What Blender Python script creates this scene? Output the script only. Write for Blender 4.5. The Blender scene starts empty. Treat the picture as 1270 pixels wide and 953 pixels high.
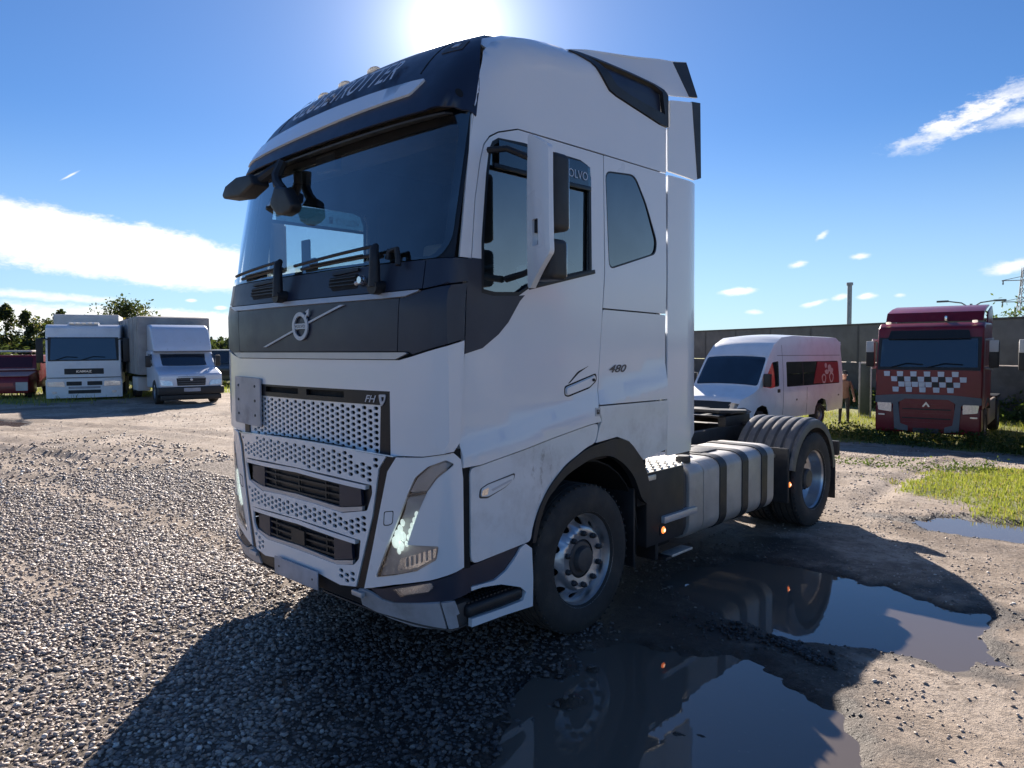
import bpy, math, random
import numpy as np
from mathutils import Matrix, Vector
from mathutils.geometry import delaunay_2d_cdt
random.seed(7); rng = np.random.default_rng(7)
SC = bpy.context.scene
COL = SC.collection
R = math.radians

# ------------------------------------------------------------------ camera
CAM_LOC = Vector((4.0857, -2.3052, 1.8564))
yaw, pitch, roll = -0.7612, -0.0507, -0.0070
Fv = Vector((math.sin(yaw)*math.cos(pitch), math.cos(yaw)*math.cos(pitch), math.sin(pitch)))
R0 = Vector((math.cos(yaw), -math.sin(yaw), 0)); U0 = R0.cross(Fv)
Rv = R0*math.cos(roll)+U0*math.sin(roll); Uv = -R0*math.sin(roll)+U0*math.cos(roll)
cd = bpy.data.cameras.new('camera'); cam = bpy.data.objects.new('camera', cd); COL.objects.link(cam)
cam.matrix_world = Matrix(((Rv.x, Uv.x, -Fv.x, CAM_LOC.x), (Rv.y, Uv.y, -Fv.y, CAM_LOC.y), (Rv.z, Uv.z, -Fv.z, CAM_LOC.z), (0, 0, 0, 1)))
cd.sensor_width = 36; cd.lens = 36*900.9/1270; cd.clip_start = 0.05; cd.clip_end = 4000
SC.camera = cam

# ------------------------------------------------------------------ world, sun
SUN_AZ, SUN_EL = R(-47.75), R(23.1)           # azimuth measured from +Y towards +X
SD = Vector((math.sin(SUN_AZ)*math.cos(SUN_EL), math.cos(SUN_AZ)*math.cos(SUN_EL), math.sin(SUN_EL)))
SC.view_settings.view_transform = 'Standard'; SC.view_settings.look = 'None'
SC.view_settings.gamma = 1; SC.view_settings.exposure = 1.22
sl = bpy.data.lights.new('sun', 'SUN'); sl.energy = 5.0; sl.angle = R(0.5); sl.color = (1, .90, .79)
so = bpy.data.objects.new('sun', sl); COL.objects.link(so)
so.rotation_euler = SD.to_track_quat('Z', 'Y').to_euler()
W = bpy.data.worlds.new('World'); SC.world = W; W.use_nodes = True
NT = W.node_tree; NT.nodes.clear()

class G:
    """tiny node-graph writer"""
    def __init__(s, nt): s.nt = nt
    def n(s, t, **k):
        x = s.nt.nodes.new(t)
        for a, b in k.items(): setattr(x, a, b)
        return x
    def put(s, sock, v):
        if v is None: return
        if isinstance(v, bpy.types.NodeSocket): s.nt.links.new(v, sock)
        else:
            try: sock.default_value = v
            except Exception: sock.default_value = (*v, 1) if len(v) == 3 else v[:3]
    def m(s, op, a, b=None, c=None, clamp=False):
        x = s.n('ShaderNodeMath', operation=op, use_clamp=clamp)
        for i, v in enumerate((a, b, c)): s.put(x.inputs[i], v)
        return x.outputs[0]
    def v(s, op, a, b=None, out=0):
        x = s.n('ShaderNodeVectorMath', operation=op)
        s.put(x.inputs[0], a); s.put(x.inputs[1], b)
        return x.outputs[out]
    def mix(s, f, a, b, mode='MIX'):
        x = s.n('ShaderNodeMix', data_type='RGBA', blend_type=mode)
        s.put(x.inputs[0], f); s.put(x.inputs[6], a); s.put(x.inputs[7], b)
        return x.outputs[2]
    def ramp(s, f, lo, hi, a=0., b=1., smooth=True):
        x = s.n('ShaderNodeMapRange', interpolation_type='SMOOTHSTEP' if smooth else 'LINEAR')
        s.put(x.inputs[0], f); s.put(x.inputs[1], lo); s.put(x.inputs[2], hi); s.put(x.inputs[3], a); s.put(x.inputs[4], b)
        return x.outputs[0]
    def noise(s, vec, scale, detail=4, rough=.55, out=0, dist=0):
        x = s.n('ShaderNodeTexNoise'); s.put(x.inputs['Vector'], vec)
        x.inputs['Scale'].default_value = scale; x.inputs['Detail'].default_value = detail
        x.inputs['Roughness'].default_value = rough; x.inputs['Distortion'].default_value = dist
        return x.outputs[out]

g = G(NT)
sky = g.n('ShaderNodeTexSky', sky_type='NISHITA'); sky.sun_disc = False
sky.sun_elevation = SUN_EL; sky.sun_rotation = SUN_AZ; sky.altitude = 50
sky.air_density = 1.0; sky.dust_density = 0.0; sky.ozone_density = 2.5
tc = g.n('ShaderNodeTexCoord'); D3 = g.v('NORMALIZE', tc.outputs['Generated'])
sp = g.n('ShaderNodeSeparateXYZ'); NT.links.new(D3, sp.inputs[0])
az = g.m('MULTIPLY', g.m('ARCTAN2', sp.outputs[0], sp.outputs[1]), 57.2958)
el = g.m('MULTIPLY', g.m('ARCSINE', sp.outputs[2]), 57.2958)
cmb = g.n('ShaderNodeCombineXYZ'); NT.links.new(az, cmb.inputs[0]); NT.links.new(el, cmb.inputs[1])
AE = cmb.outputs[0]
wob = g.v('SUBTRACT', g.noise(g.v('MULTIPLY', AE, (.9, 2.2, 1)), .55, 7, .62, out=1), (.5, .5, .5))
fine = g.v('SUBTRACT', g.noise(g.v('MULTIPLY', AE, (1, 2, 1)), 2.2, 6, .65, out=1), (.5, .5, .5))
def cloud(a, e, ra, re, tilt=0, soft=.5, amp=1.0, dens=1.0):
    p = g.v('SUBTRACT', g.v('ADD', AE, g.v('ADD', g.v('MULTIPLY', wob, (amp*ra*1.1, amp*re*1.6, 0)), g.v('MULTIPLY', fine, (amp*ra*.45, amp*re*.7, 0)))), (a, e, 0))
    rt = g.n('ShaderNodeVectorRotate', rotation_type='Z_AXIS'); NT.links.new(p, rt.inputs[0]); rt.inputs['Angle'].default_value = R(-tilt)
    q = g.v('DIVIDE', rt.outputs[0], (ra, re, 1))
    ln = g.v('LENGTH', q, out=1)
    return g.ramp(ln, 1.0, 1.0-soft, 0, dens)
CL = [ # azimuth, elevation, half width, half height, tilt, softness, wobble, density
 (-73, 7.0, 15, 2.35, -8, .35, .35, 1), (-88, 7.6, 14, 2.6, -3, .4, .6, 1), (-60, 4.9, 6, 1.3, -14, .6, .6, .9),
 (-76, 3.6, 7, .42, -3, .9, .8, .8), (-68, 2.35, 12, .7, -3, .8, .8, .95), (-80, 1.6, 14, 1.2, 0, .8, .7, .9), (-64, 1.2, 8, 1.3, 0, .8, .7, .9), (-76, 1.9, 13, 1.5, -2, .6, .6, .97), (-66, 2.0, 5, .8, -4, .6, .6, .95),
 (-74.5, 11.5, .85, .09, 32, .8, .2, .75),
 (-11.6, 14.7, 5.6, 1.0, 20, .95, 1.1, 1), (-8.6, 14.3, 3.2, .75, 8, .9, 1.0, .8), (-15, 13.5, 2.0, .5, 24, .95, 1.2, .6),
 (-20.6, 7.8, .7, .3, 35, .9, .9, .7), (-22.2, 5.9, .8, .32, 12, .9, .9, .85), (-18.1, 6.2, .85, .28, 6, .9, .9, .9),
 (-26.4, 4.0, 1.7, .35, 3, .7, .8, 1), (-25.2, 2.5, .8, .25, 0, .9, .9, .7), (-21.0, 3.0, 1.1, .28, 14, .8, .9, .85),
 (-19.4, 3.4, .7, .28, 8, .8, .9, .8), (-17.6, 3.4, .9, .3, 8, .8, .9, .95), (-15.6, 3.4, .45, .2, 0, .9, .9, .6),
 (-9.2, 5.0, 1.8, .55, 12, .8, .9, .95), (-67.3, 3.5, .5, .17, 0, .7, .5, .8), (-65.3, 3.0, .6, .2, 0, .7, .5, .8),
 (40, 24, 10, 1.4, 12, .9, 1, .7), (128, 5, 16, .8, -4, .8, 1, .6), (-150, 6, 18, 1.0, 0, .8, 1, .7)]
cm = None
for c in CL:
    k = cloud(*c)
    cm = k if cm is None else g.m('MAXIMUM', cm, k)
cm = g.m('MULTIPLY', cm, g.ramp(g.noise(g.v('MULTIPLY', AE, (1, 3, 1)), 1.1, 6, .6), .25, .6, .72, 1.0), clamp=True)
sdot = g.v('DOT_PRODUCT', D3, tuple(SD), out=1)
ang = g.m('MULTIPLY', g.m('ARCCOSINE', g.m('MINIMUM', sdot, .99999)), 57.2958)
skyc = g.mix(1.0, sky.outputs[0], (.535, .85, 1.26, 1), 'MULTIPLY')
# clouds take their light from the sun: brighter towards it
cb = g.ramp(ang, 15, 110, 13.5, 8.5)
cloudc = g.n('ShaderNodeMix', data_type='RGBA', blend_type='MULTIPLY'); cloudc.inputs[0].default_value = 1
cloudc.inputs[6].default_value = (1, .985, .97, 1)
cc = g.n('ShaderNodeCombineColor'); [NT.links.new(cb, cc.inputs[i]) for i in range(3)]
NT.links.new(cc.outputs[0], cloudc.inputs[7])
skyc = g.mix(g.ramp(el, 17, -1, 0, .50), skyc, (8.2, 10.4, 12.0, 1))
col = g.mix(cm, skyc, cloudc.outputs[2])
# aureole of the unclouded sun
au = g.m('ADD', g.ramp(ang, 3.2, 1.8, 0, 60), g.m('MULTIPLY', g.m('POWER', 2.71828, g.m('DIVIDE', ang, -2.6)), 24))
au = g.m('ADD', au, g.m('MULTIPLY', g.m('POWER', 2.71828, g.m('DIVIDE', ang, -11.0)), 3.4))
ac = g.n('ShaderNodeCombineColor'); [NT.links.new(au, ac.inputs[i]) for i in range(3)]
col = g.mix(1.0, col, g.mix(1.0, ac.outputs[0], (1, .97, .9, 1), 'MULTIPLY'), 'ADD')
bg = g.n('ShaderNodeBackground'); NT.links.new(col, bg.inputs[0]); bg.inputs[1].default_value = 0.0400
wo = g.n('ShaderNodeOutputWorld'); NT.links.new(bg.outputs[0], wo.inputs[0])
W.cycles.sampling_method = 'AUTOMATIC'

# ------------------------------------------------------------------ materials
MATS = {}
def mat(name, c, rough=.5, metal=0., var=.06, vscale=6., bump=0., bscale=60., coat=0., emit=None, es=0., spec=.5, dirt=0., dirtc=(.16, .13, .10), dscale=3., spot=()):
    if name in MATS: return MATS[name]
    m = bpy.data.materials.new(name); m.use_nodes = True; nt = m.node_tree; q = G(nt)
    b = nt.nodes['Principled BSDF']; t = q.n('ShaderNodeTexCoord'); P = t.outputs['Object']
    nz = q.noise(P, vscale, 5, .6)
    f = q.ramp(nz, .3, .7, 1-var, 1+var)
    cc = q.n('ShaderNodeCombineColor'); [nt.links.new(f, cc.inputs[i]) for i in range(3)]
    col = q.mix(1.0, (*c, 1), cc.outputs[0], 'MULTIPLY')
    rr = q.ramp(q.noise(P, vscale*1.5, 3), .25, .75, rough*.9, min(1, rough*1.1))
    if dirt:
        dm = q.m('MULTIPLY', q.ramp(q.noise(P, dscale, 7, .68), .46, .74), dirt, clamp=True)
        col = q.mix(dm, col, (*dirtc, 1)); rr = q.m('ADD', rr, q.m('MULTIPLY', dm, .4), clamp=True)
    for sy, sz, sr in spot:       # scuffs of road tar with a place of their own
        ds = q.v('LENGTH', q.v('MULTIPLY', q.v('SUBTRACT', P, (0, sy, sz)), (0, 1, 1)), out=1)
        k = q.m('MULTIPLY', q.ramp(ds, sr, sr*.2), q.ramp(q.noise(q.v('MULTIPLY', P, (1, 1, .45)), 16, 7, .75), .50, .66), clamp=True)
        col = q.mix(q.m('MULTIPLY', k, .75), col, (.10, .09, .08, 1))
    nt.links.new(col, b.inputs['Base Color']); nt.links.new(rr, b.inputs['Roughness'])
    b.inputs['Metallic'].default_value = metal; b.inputs['Specular IOR Level'].default_value = spec
    b.inputs['Coat Weight'].default_value = coat; b.inputs['Coat Roughness'].default_value = .08
    if bump:
        bp = q.n('ShaderNodeBump'); bp.inputs['Strength'].default_value = bump; bp.inputs['Distance'].default_value = .01
        nt.links.new(q.noise(P, bscale, 5, .6), bp.inputs['Height']); nt.links.new(bp.outputs[0], b.inputs['Normal'])
    if emit: b.inputs['Emission Color'].default_value = (*emit, 1); b.inputs['Emission Strength'].default_value = es
    MATS[name] = m; return m
def glass(name, tint, rough=0.02, refl=1.0, base=.0):
    if name in MATS: return MATS[name]
    m = bpy.data.materials.new(name); m.use_nodes = True; nt = m.node_tree; nt.nodes.clear(); q = G(nt)
    tr = q.n('ShaderNodeBsdfTransparent'); tr.inputs[0].default_value = (*tint, 1)
    gl = q.n('ShaderNodeBsdfGlossy'); gl.inputs[0].default_value = (1, 1, 1, 1); gl.inputs['Roughness'].default_value = rough
    fr = q.n('ShaderNodeFresnel'); fr.inputs[0].default_value = 1.5
    t = q.n('ShaderNodeTexCoord')
    smear = q.ramp(q.noise(t.outputs['Object'], 2.5, 5, .6), .35, .75, .0, .03)
    f = q.m('ADD', q.m('ADD', q.m('MULTIPLY', fr.outputs[0], refl), smear), base, clamp=True)
    mx = q.n('ShaderNodeMixShader'); nt.links.new(f, mx.inputs[0]); nt.links.new(tr.outputs[0], mx.inputs[1]); nt.links.new(gl.outputs[0], mx.inputs[2])
    o = q.n('ShaderNodeOutputMaterial'); nt.links.new(mx.outputs[0], o.inputs[0])
    MATS[name] = m; return m
M_WHITE = mat('white_paint', (.76, .79, .83), .30, var=.012, vscale=1.2, coat=.9)
M_LOWW = mat('white_paint_road_dirt', (.74, .77, .80), .34, var=.02, vscale=1.5, coat=.5, dirt=.38, dirtc=(.30, .28, .26), dscale=2.6, spot=((.93, 1.13, .20), (.98, .95, .14)))
M_NAVY = mat('dark_grey_paint', (.015, .022, .046), .42, var=.08, coat=.12, dirt=.12, dirtc=(.07, .08, .10), dscale=2.2)
M_GTRIM = mat('silver_trim', (.50, .50, .52), .35, .35, var=.04)
M_LIPG = mat('scuffed_grey_plastic', (.42, .42, .45), .5, var=.12, vscale=4, dirt=.5, dirtc=(.2, .18, .17), dscale=5)
M_BLK = mat('black_plastic', (.016, .017, .020), .48, var=.15, bump=.15, bscale=220, dirt=.35, dirtc=(.07, .06, .055))
M_BLKG = mat('gloss_black', (.009, .011, .017), .35, var=.05, spec=.35)
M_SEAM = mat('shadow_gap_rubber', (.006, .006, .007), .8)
M_RUB = mat('tyre_rubber', (.030, .029, .029), .78, var=.18, bump=.3, bscale=90, dirt=.6, dirtc=(.10, .085, .07), dscale=4)
M_RIM = mat('rim_metal', (.50, .52, .55), .34, .85, var=.08, dirt=.4, dirtc=(.2, .18, .16), dscale=9)
M_NUT = mat('wheel_nut_steel', (.06, .06, .065), .5, .6)
M_HUB = mat('hub_grey', (.055, .056, .062), .5, .2, dirt=.4)
M_ALU = mat('tank_aluminium', (.44, .43, .42), .5, .5, var=.10, vscale=3, dirt=.35, dirtc=(.3, .27, .23), dscale=5)
M_ALUT = mat('worn_tread_aluminium', (.62, .61, .58), .42, .6, var=.15, vscale=20)
M_CHAS = mat('chassis_dark', (.020, .020, .023), .6, .1, var=.2, dirt=.5, dirtc=(.07, .06, .05))
M_FEND = mat('fender_grey_plastic', (.09, .09, .095), .42, var=.1, dirt=.5, dirtc=(.24, .21, .18), dscale=7)
M_INT = mat('cab_trim_dark', (.055, .062, .075), .7)
M_INTL = mat('cab_trim_light', (.30, .30, .31), .7)
M_INTB = mat('cab_shelf_brown_grey', (.36, .31, .25), .8)
M_SEAT = mat('seat_fabric', (.34, .33, .33), .9, bump=.3, bscale=300)
M_WS = glass('windscreen_glass', (.84, .93, .93), refl=2.4, base=.055)
M_SG = glass('side_window_glass', (.78, .89, .91), refl=2.4, base=.12)
M_DG = glass('privacy_glass', (.03, .035, .045), refl=2.2, base=.08)
M_DEF = glass('smoked_deflector', (.34, .44, .46), refl=1.8, base=.06)
M_LENS = glass('lamp_lens', (.93, .95, .97), refl=1.2, base=.03)
M_CHR = mat('lamp_reflector', (.75, .76, .78), .18, .9, var=.05)
M_LED = mat('lit_led', (.8, .85, .8), .3, emit=(.86, 1, .90), es=.27)
M_LIN = mat('lamp_inner_silver', (.42, .42, .45), .35, .4, var=.1)
M_AMB = mat('lit_amber_lamp', (.9, .25, .05), .3, emit=(1, .22, .05), es=.9)
M_AMBW = mat('lit_amber_core', (1, .6, .4), .3, emit=(1, .62, .38), es=1.3)
M_PLATE = mat('number_plate_blank', (.38, .38, .42), .4, var=.2, vscale=5)
M_TXTW = mat('lettering_pale', (.62, .64, .70), .45)
M_TXT = mat('lettering_silver', (.46, .49, .56), .4, .3)
M_TXTD = mat('lettering_dark', (.10, .09, .10), .4, .3)
M_CLAM = bpy.data.materials.new('roof_lamp_lens'); M_CLAM.use_nodes = True; _q = G(M_CLAM.node_tree); M_CLAM.node_tree.nodes.clear()
_t = _q.n('ShaderNodeBsdfTranslucent'); _t.inputs[0].default_value = (.95, .92, .85, 1); _g = _q.n('ShaderNodeBsdfGlossy'); _g.inputs['Roughness'].default_value = .12; _m = _q.n('ShaderNodeMixShader'); _m.inputs[0].default_value = .12
_q.nt.links.new(_t.outputs[0], _m.inputs[1]); _q.nt.links.new(_g.outputs[0], _m.inputs[2]); _q.nt.links.new(_m.outputs[0], _q.n('ShaderNodeOutputMaterial').inputs[0])

# ------------------------------------------------------------------ object helpers
def tag(o, label=None, cat=None, group=None, kind=None):
    if label: o['label'] = label
    if cat: o['category'] = cat
    if group: o['group'] = group
    if kind: o['kind'] = kind
    return o
def empty(name, label, cat, loc=(0, 0, 0), rz=0., group=None):
    o = bpy.data.objects.new(name, None); COL.objects.link(o); o.empty_display_size = .3
    o.location = loc; o.rotation_euler = (0, 0, rz); return tag(o, label, cat, group)
def link(name, me, mt, parent=None, smooth=True, ang=38):
    o = bpy.data.objects.new(name, me); COL.objects.link(o)
    if mt: me.materials.append(mt)
    if parent: o.parent = parent
    if smooth:
        me.polygons.foreach_set('use_smooth', [True]*len(me.polygons))
        try: me.set_sharp_from_angle(angle=R(ang))
        except Exception: pass
    return o
def mesh_of(name, V, F):
    me = bpy.data.meshes.new(name); me.from_pydata([tuple(map(float, v)) for v in V], [], [tuple(int(i) for i in f) for f in F]); me.update(); return me
class MB:
    """collects simple solids into one mesh"""
    def __init__(s): s.V = []; s.F = []
    def add(s, V, F):
        b = len(s.V); s.V += [tuple(v) for v in V]; s.F += [tuple(i+b for i in f) for f in F]; return s
    def box(s, x, y, z, rot=None, piv=None):
        V = [(a, b, c) for a in x for b in y for c in z]
        if rot is not None:
            pv = Vector(piv) if piv else Vector((sum(x)/2, sum(y)/2, sum(z)/2)); V = [tuple(rot @ (Vector(v)-pv)+pv) for v in V]
        return s.add(V, [(0, 1, 3, 2), (4, 6, 7, 5), (0, 4, 5, 1), (2, 3, 7, 6), (0, 2, 6, 4), (1, 5, 7, 3)])
    def prism(s, pts, ax, a0, a1):
        n = len(pts)
        def P(p, a): return (a, p[0], p[1]) if ax == 'x' else ((p[0], a, p[1]) if ax == 'y' else (p[0], p[1], a))
        V = [P(p, a0) for p in pts]+[P(p, a1) for p in pts]
        F = [tuple(range(n))[::-1], tuple(range(n, 2*n))]+[(i, (i+1) % n, n+(i+1) % n, n+i) for i in range(n)]
        return s.add(V, F)
    def tube(s, pts, r, n=8, cap=True):
        pts = [Vector(p) for p in pts]; rs = r if hasattr(r, '__len__') else [r]*len(pts); V = []; up = Vector((0, 0, 1)); prev = None
        for i, p in enumerate(pts):
            d = (pts[min(i+1, len(pts)-1)]-pts[max(i-1, 0)]).normalized()
            a = d.cross(up) if prev is None else prev-d*prev.dot(d)
            if a.length < 1e-4: a = d.cross(Vector((1, 0, 0)))
            a.normalize(); prev = a; b = d.cross(a)
            for k in range(n): t = 2*math.pi*k/n; V.append(tuple(p+(a*math.cos(t)+b*math.sin(t))*rs[i]))
        F = [(i*n+k, i*n+(k+1) % n, (i+1)*n+(k+1) % n, (i+1)*n+k) for i in range(len(pts)-1) for k in range(n)]
        if cap: F += [tuple(range(n))[::-1], tuple((len(pts)-1)*n+k for k in range(n))]
        return s.add(V, F)
    def lathe(s, prof, c=(0, 0, 0), ax='x', n=32, a0=0, a1=2*math.pi, closed=False):
        full = abs(a1-a0-2*math.pi) < 1e-6; m = n if full else n+1; V = []
        for r, h in prof:
            for k in range(m):
                t = a0+(a1-a0)*k/n; p = (h, r*math.cos(t), r*math.sin(t)) if ax == 'x' else ((r*math.cos(t), r*math.sin(t), h) if ax == 'z' else (r*math.cos(t), h, r*math.sin(t)))
                V.append((p[0]+c[0], p[1]+c[1], p[2]+c[2]))
        L = len(prof); F = []
        for i in range(L if closed else L-1):
            for k in range(n):
                k2 = (k+1) % m; j = (i+1) % L
                F.append((i*m+k, i*m+k2, j*m+k2, j*m+k))
        return s.add(V, F)
    def build(s, name, mt, parent=None, bevel=0, seg=2, smooth=True, ang=38, recalc=True):
        me = mesh_of(name, s.V, s.F)
        import bmesh
        bm = bmesh.new(); bm.from_mesh(me)
        if recalc: bmesh.ops.recalc_face_normals(bm, faces=bm.faces)
        if bevel:
            ed = [e for e in bm.edges if len(e.link_faces) == 2 and e.calc_face_angle(0) > R(30)]
            bmesh.ops.bevel(bm, geom=ed, offset=bevel, segments=seg, affect='EDGES', profile=.6, clamp_overlap=True)
        bm.to_mesh(me); bm.free(); me.update()
        return link(name, me, mt, parent, smooth, ang)
def box(name, mt, par, x, y, z, bevel=.006, seg=2, **k): return MB().box(x, y, z, **k).build(name, mt, par, bevel, seg)
def tubeo(name, mt, par, pts, r, n=8): return MB().tube(pts, r, n).build(name, mt, par)
def copy_part(o, par=None):
    c = o.copy(); COL.objects.link(c); c.parent = par if par else o.parent; return c

def inpoly(px, py, poly):
    r = np.zeros(px.shape, bool); n = len(poly)
    for i in range(n):
        x0, y0 = poly[i]; x1, y1 = poly[(i+1) % n]
        if y0 == y1: continue
        c = ((y0 > py) != (y1 > py)) & (px < (x1-x0)*(py-y0)/(y1-y0)+x0); r ^= c
    return r
def rnd(poly, r, n=4):
    """round the corners of a polygon"""
    out = []; L = len(poly)
    for i in range(L):
        p0, p1, p2 = (Vector((*poly[j % L], 0)) for j in (i-1, i, i+1))
        a = (p0-p1); b = (p2-p1); q = min(r, a.length*.45, b.length*.45); A = p1+a.normalized()*q; B = p1+b.normalized()*q
        for k in range(n+1):
            t = k/n; p = A*(1-t)**2+p1*2*t*(1-t)+B*t*t; out.append((p.x, p.y))
    return out
def dens(poly, step, close=True):
    out = []; n = len(poly)
    for i in range(n if close else n-1):
        a = poly[i]; b = poly[(i+1) % n]; k = max(1, int(math.ceil(math.hypot(b[0]-a[0], b[1]-a[1])/step)))
        out += [(a[0]+(b[0]-a[0])*j/k, a[1]+(b[1]-a[1])*j/k) for j in range(k)]
    if not close: out.append(poly[-1])
    return out
def patch(name, mt, par, poly, fmap, holes=(), step=.07, th=.006, ctr=(0, 1.3, 2.0), lines=(), ang=30, smooth=True, back=True):
    """a sheet of real thickness cut to a polygon and laid on a surface"""
    pts = []; edges = []
    def ring(pl, st):
        b = len(pts); q = dens(pl, st); pts.extend(q); n = len(q); edges.extend([(b+i, b+(i+1) % n) for i in range(n)])
    ring(poly, step)
    for h in holes: ring(h, step)
    nb = len(pts); B = np.array(pts)
    for ln in lines:
        q = np.array(dens(ln, step, False)); ok = inpoly(q[:, 0], q[:, 1], poly)
        for h in holes: ok &= ~inpoly(q[:, 0], q[:, 1], h)
        ok &= (np.hypot(B[None, :, 0]-q[:, None, 0], B[None, :, 1]-q[:, None, 1]).min(1) > step*.25)
        b = len(pts); last = -2
        for i in range(len(q)):
            if ok[i]:
                pts.append(tuple(q[i]))
                if last == i-1: edges.append((len(pts)-2, len(pts)-1))
                last = i
    A = np.array(poly); x0, y0 = A.min(0); x1, y1 = A.max(0)
    gx, gy = np.meshgrid(np.arange(x0+step*.5, x1, step), np.arange(y0+step*.5, y1, step)); gx = gx.ravel(); gy = gy.ravel()
    if len(gx):
        ok = inpoly(gx, gy, poly)
        for h in holes:
            hh = np.array(h); bb = (gx > hh[:, 0].min()) & (gx < hh[:, 0].max()) & (gy > hh[:, 1].min()) & (gy < hh[:, 1].max())
            if bb.any(): ii = np.where(bb)[0]; ok[ii] &= ~inpoly(gx[ii], gy[ii], h)
        gx = gx[ok]; gy = gy[ok]
        if len(gx):
            Bq = np.array(pts); far = np.ones(len(gx), bool)
            for i in range(0, len(Bq), 500): far &= (np.hypot(Bq[None, i:i+500, 0]-gx[:, None], Bq[None, i:i+500, 1]-gy[:, None]).min(1) > step*.35)
            pts += list(zip(gx[far], gy[far]))
    vo, eo, fo = delaunay_2d_cdt([Vector((float(p[0]), float(p[1]))) for p in pts], edges, [], 0, 1e-6)[:3]
    v2 = np.array([(p.x, p.y) for p in vo]); T = np.array([f for f in fo if len(f) == 3])
    c = v2[T].mean(1); ok = inpoly(c[:, 0], c[:, 1], poly)
    for h in holes:
        hh = np.array(h); bb = (c[:, 0] > hh[:, 0].min()) & (c[:, 0] < hh[:, 0].max()) & (c[:, 1] > hh[:, 1].min()) & (c[:, 1] < hh[:, 1].max())
        if bb.any(): ii = np.where(bb)[0]; ok[ii] &= ~inpoly(c[ii, 0], c[ii, 1], h)
    T = T[ok]
    V = np.array(fmap(v2[:, 0], v2[:, 1])).T
    tn = np.cross(V[T[:, 1]]-V[T[:, 0]], V[T[:, 2]]-V[T[:, 0]])
    flip = (tn*(V[T].mean(1)-np.array(ctr))).sum() < 0
    if flip: T = T[:, ::-1]; tn = -tn
    vn = np.zeros_like(V)
    for k in range(3): np.add.at(vn, T[:, k], tn)
    vn /= np.maximum(np.linalg.norm(vn, axis=1, keepdims=True), 1e-9)
    F = [tuple(t) for t in T]
    if back:
        n = len(V); V = np.vstack([V, V-vn*th]); F += [tuple(t[::-1]+n) for t in T]
        cnt = {}
        for t in T:
            for a, b in ((t[0], t[1]), (t[1], t[2]), (t[2], t[0])):
                if (b, a) in cnt: del cnt[(b, a)]
                else: cnt[(a, b)] = 1
        F += [(b, a, a+n, b+n) for a, b in cnt]
    me = mesh_of(name, V, F)
    return link(name, me, mt, par, smooth, ang)
def textpts(s, size=1., shear=0., spacing=1., bold=0.):
    cu = bpy.data.curves.new('t', 'FONT'); cu.body = s; cu.size = size; cu.shear = shear; cu.space_character = spacing; cu.offset = bold; cu.align_x = 'CENTER'; cu.resolution_u = 3
    o = bpy.data.objects.new('t', cu); COL.objects.link(o); bpy.context.view_layer.update()
    me = bpy.data.meshes.new_from_object(o.evaluated_get(bpy.context.evaluated_depsgraph_get()))
    V = np.array([v.co[:] for v in me.vertices]); F = [tuple(p.vertices) for p in me.polygons]
    bpy.data.objects.remove(o); bpy.data.curves.remove(cu); bpy.data.meshes.remove(me); return V, F
def text_on(name, mt, par, s, fmap, u0, v0, w, h, shear=0., flip=False, bold=0., spacing=1.):
    """flat lettering fitted to a w x h box centred at (u0, v0) of a surface"""
    V, F = textpts(s, 1., shear, spacing, bold); lo = V.min(0); hi = V.max(0)
    u = (V[:, 0]-lo[0])/(hi[0]-lo[0])-.5; v = (V[:, 1]-lo[1])/(hi[1]-lo[1])-.5
    if flip: u = -u
    P = np.array(fmap(u0+u*w, v0+v*h)).T
    return link(name, mesh_of(name, P, F), mt, par, False)
# ------------------------------------------------------------------ the white tractor unit
# truck frame: x = its left side, +y = rearwards, front bumper at y = 0
HW = 1.245
T = empty('tractor_truck', 'white high-roof tractor unit with dark front band, parked on the gravel and filling the foreground', 'truck')
def planB(x): u = np.clip(abs(x)/HW, 0, 1); return .07*u**2+.23*(1-(1-u**3.2)**(1/3.2))
def planC(x): u = np.clip(abs(x)/HW, 0, 1); return .05*u**2+.11*(1-(1-u**4)**.25)
def planH(x): u = np.clip(abs(x)/HW, 0, 1); return .05*u**2+.15*(1-(1-u**4)**.25)
def lB(z): return .025+0*z
def lC(z): return .085+.2*np.maximum(z-2.1, 0)
def arc(pl):
    a = np.linspace(0, math.pi/2, 1500); x = HW*np.sin(a); y = pl(x); s = np.r_[0, np.cumsum(np.hypot(np.diff(x), np.diff(y)))]; return x, y, s
AB, AC = arc(planB), arc(planC)
def wrap(A, lean, off=0.):
    xa, ya, sa = A
    def f(s, z):
        s = np.asarray(s, float); z = np.asarray(z, float)+0*s; q = abs(s)
        def pt(q):
            x = np.interp(q, sa, xa); y = np.interp(q, sa, ya)+np.maximum(q-sa[-1], 0); return x, y
        x, y = pt(q); x2, y2 = pt(q+.002); x1, y1 = pt(np.maximum(q-.002, -1))
        tx, ty = x2-x1, y2-y1; L = np.maximum(np.hypot(tx, ty), 1e-9)
        nx, ny = ty/L, -tx/L        # outward
        x = x+nx*off; y = y+ny*off
        return x*np.where(s < 0, -1, 1), y+lean(z), z
    return f
fB, fC = wrap(AB, lB), wrap(AC, lC)
def fBo(o): return wrap(AB, lB, o)
def fCo(o): return wrap(AC, lC, o)
def zc(y): return 1.333+(y-.28)*.190
def z2(y): return np.interp(y, [.28, .42, .78, 1.03, 1.37, 1.53, 2.32], [1.21, 1.215, 1.263, 1.303, 1.352, 1.365, 1.399])
def sst0(a, b, x): t = np.clip((x-a)/(b-a), 0, 1); return t*t*(3-2*t)
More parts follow.
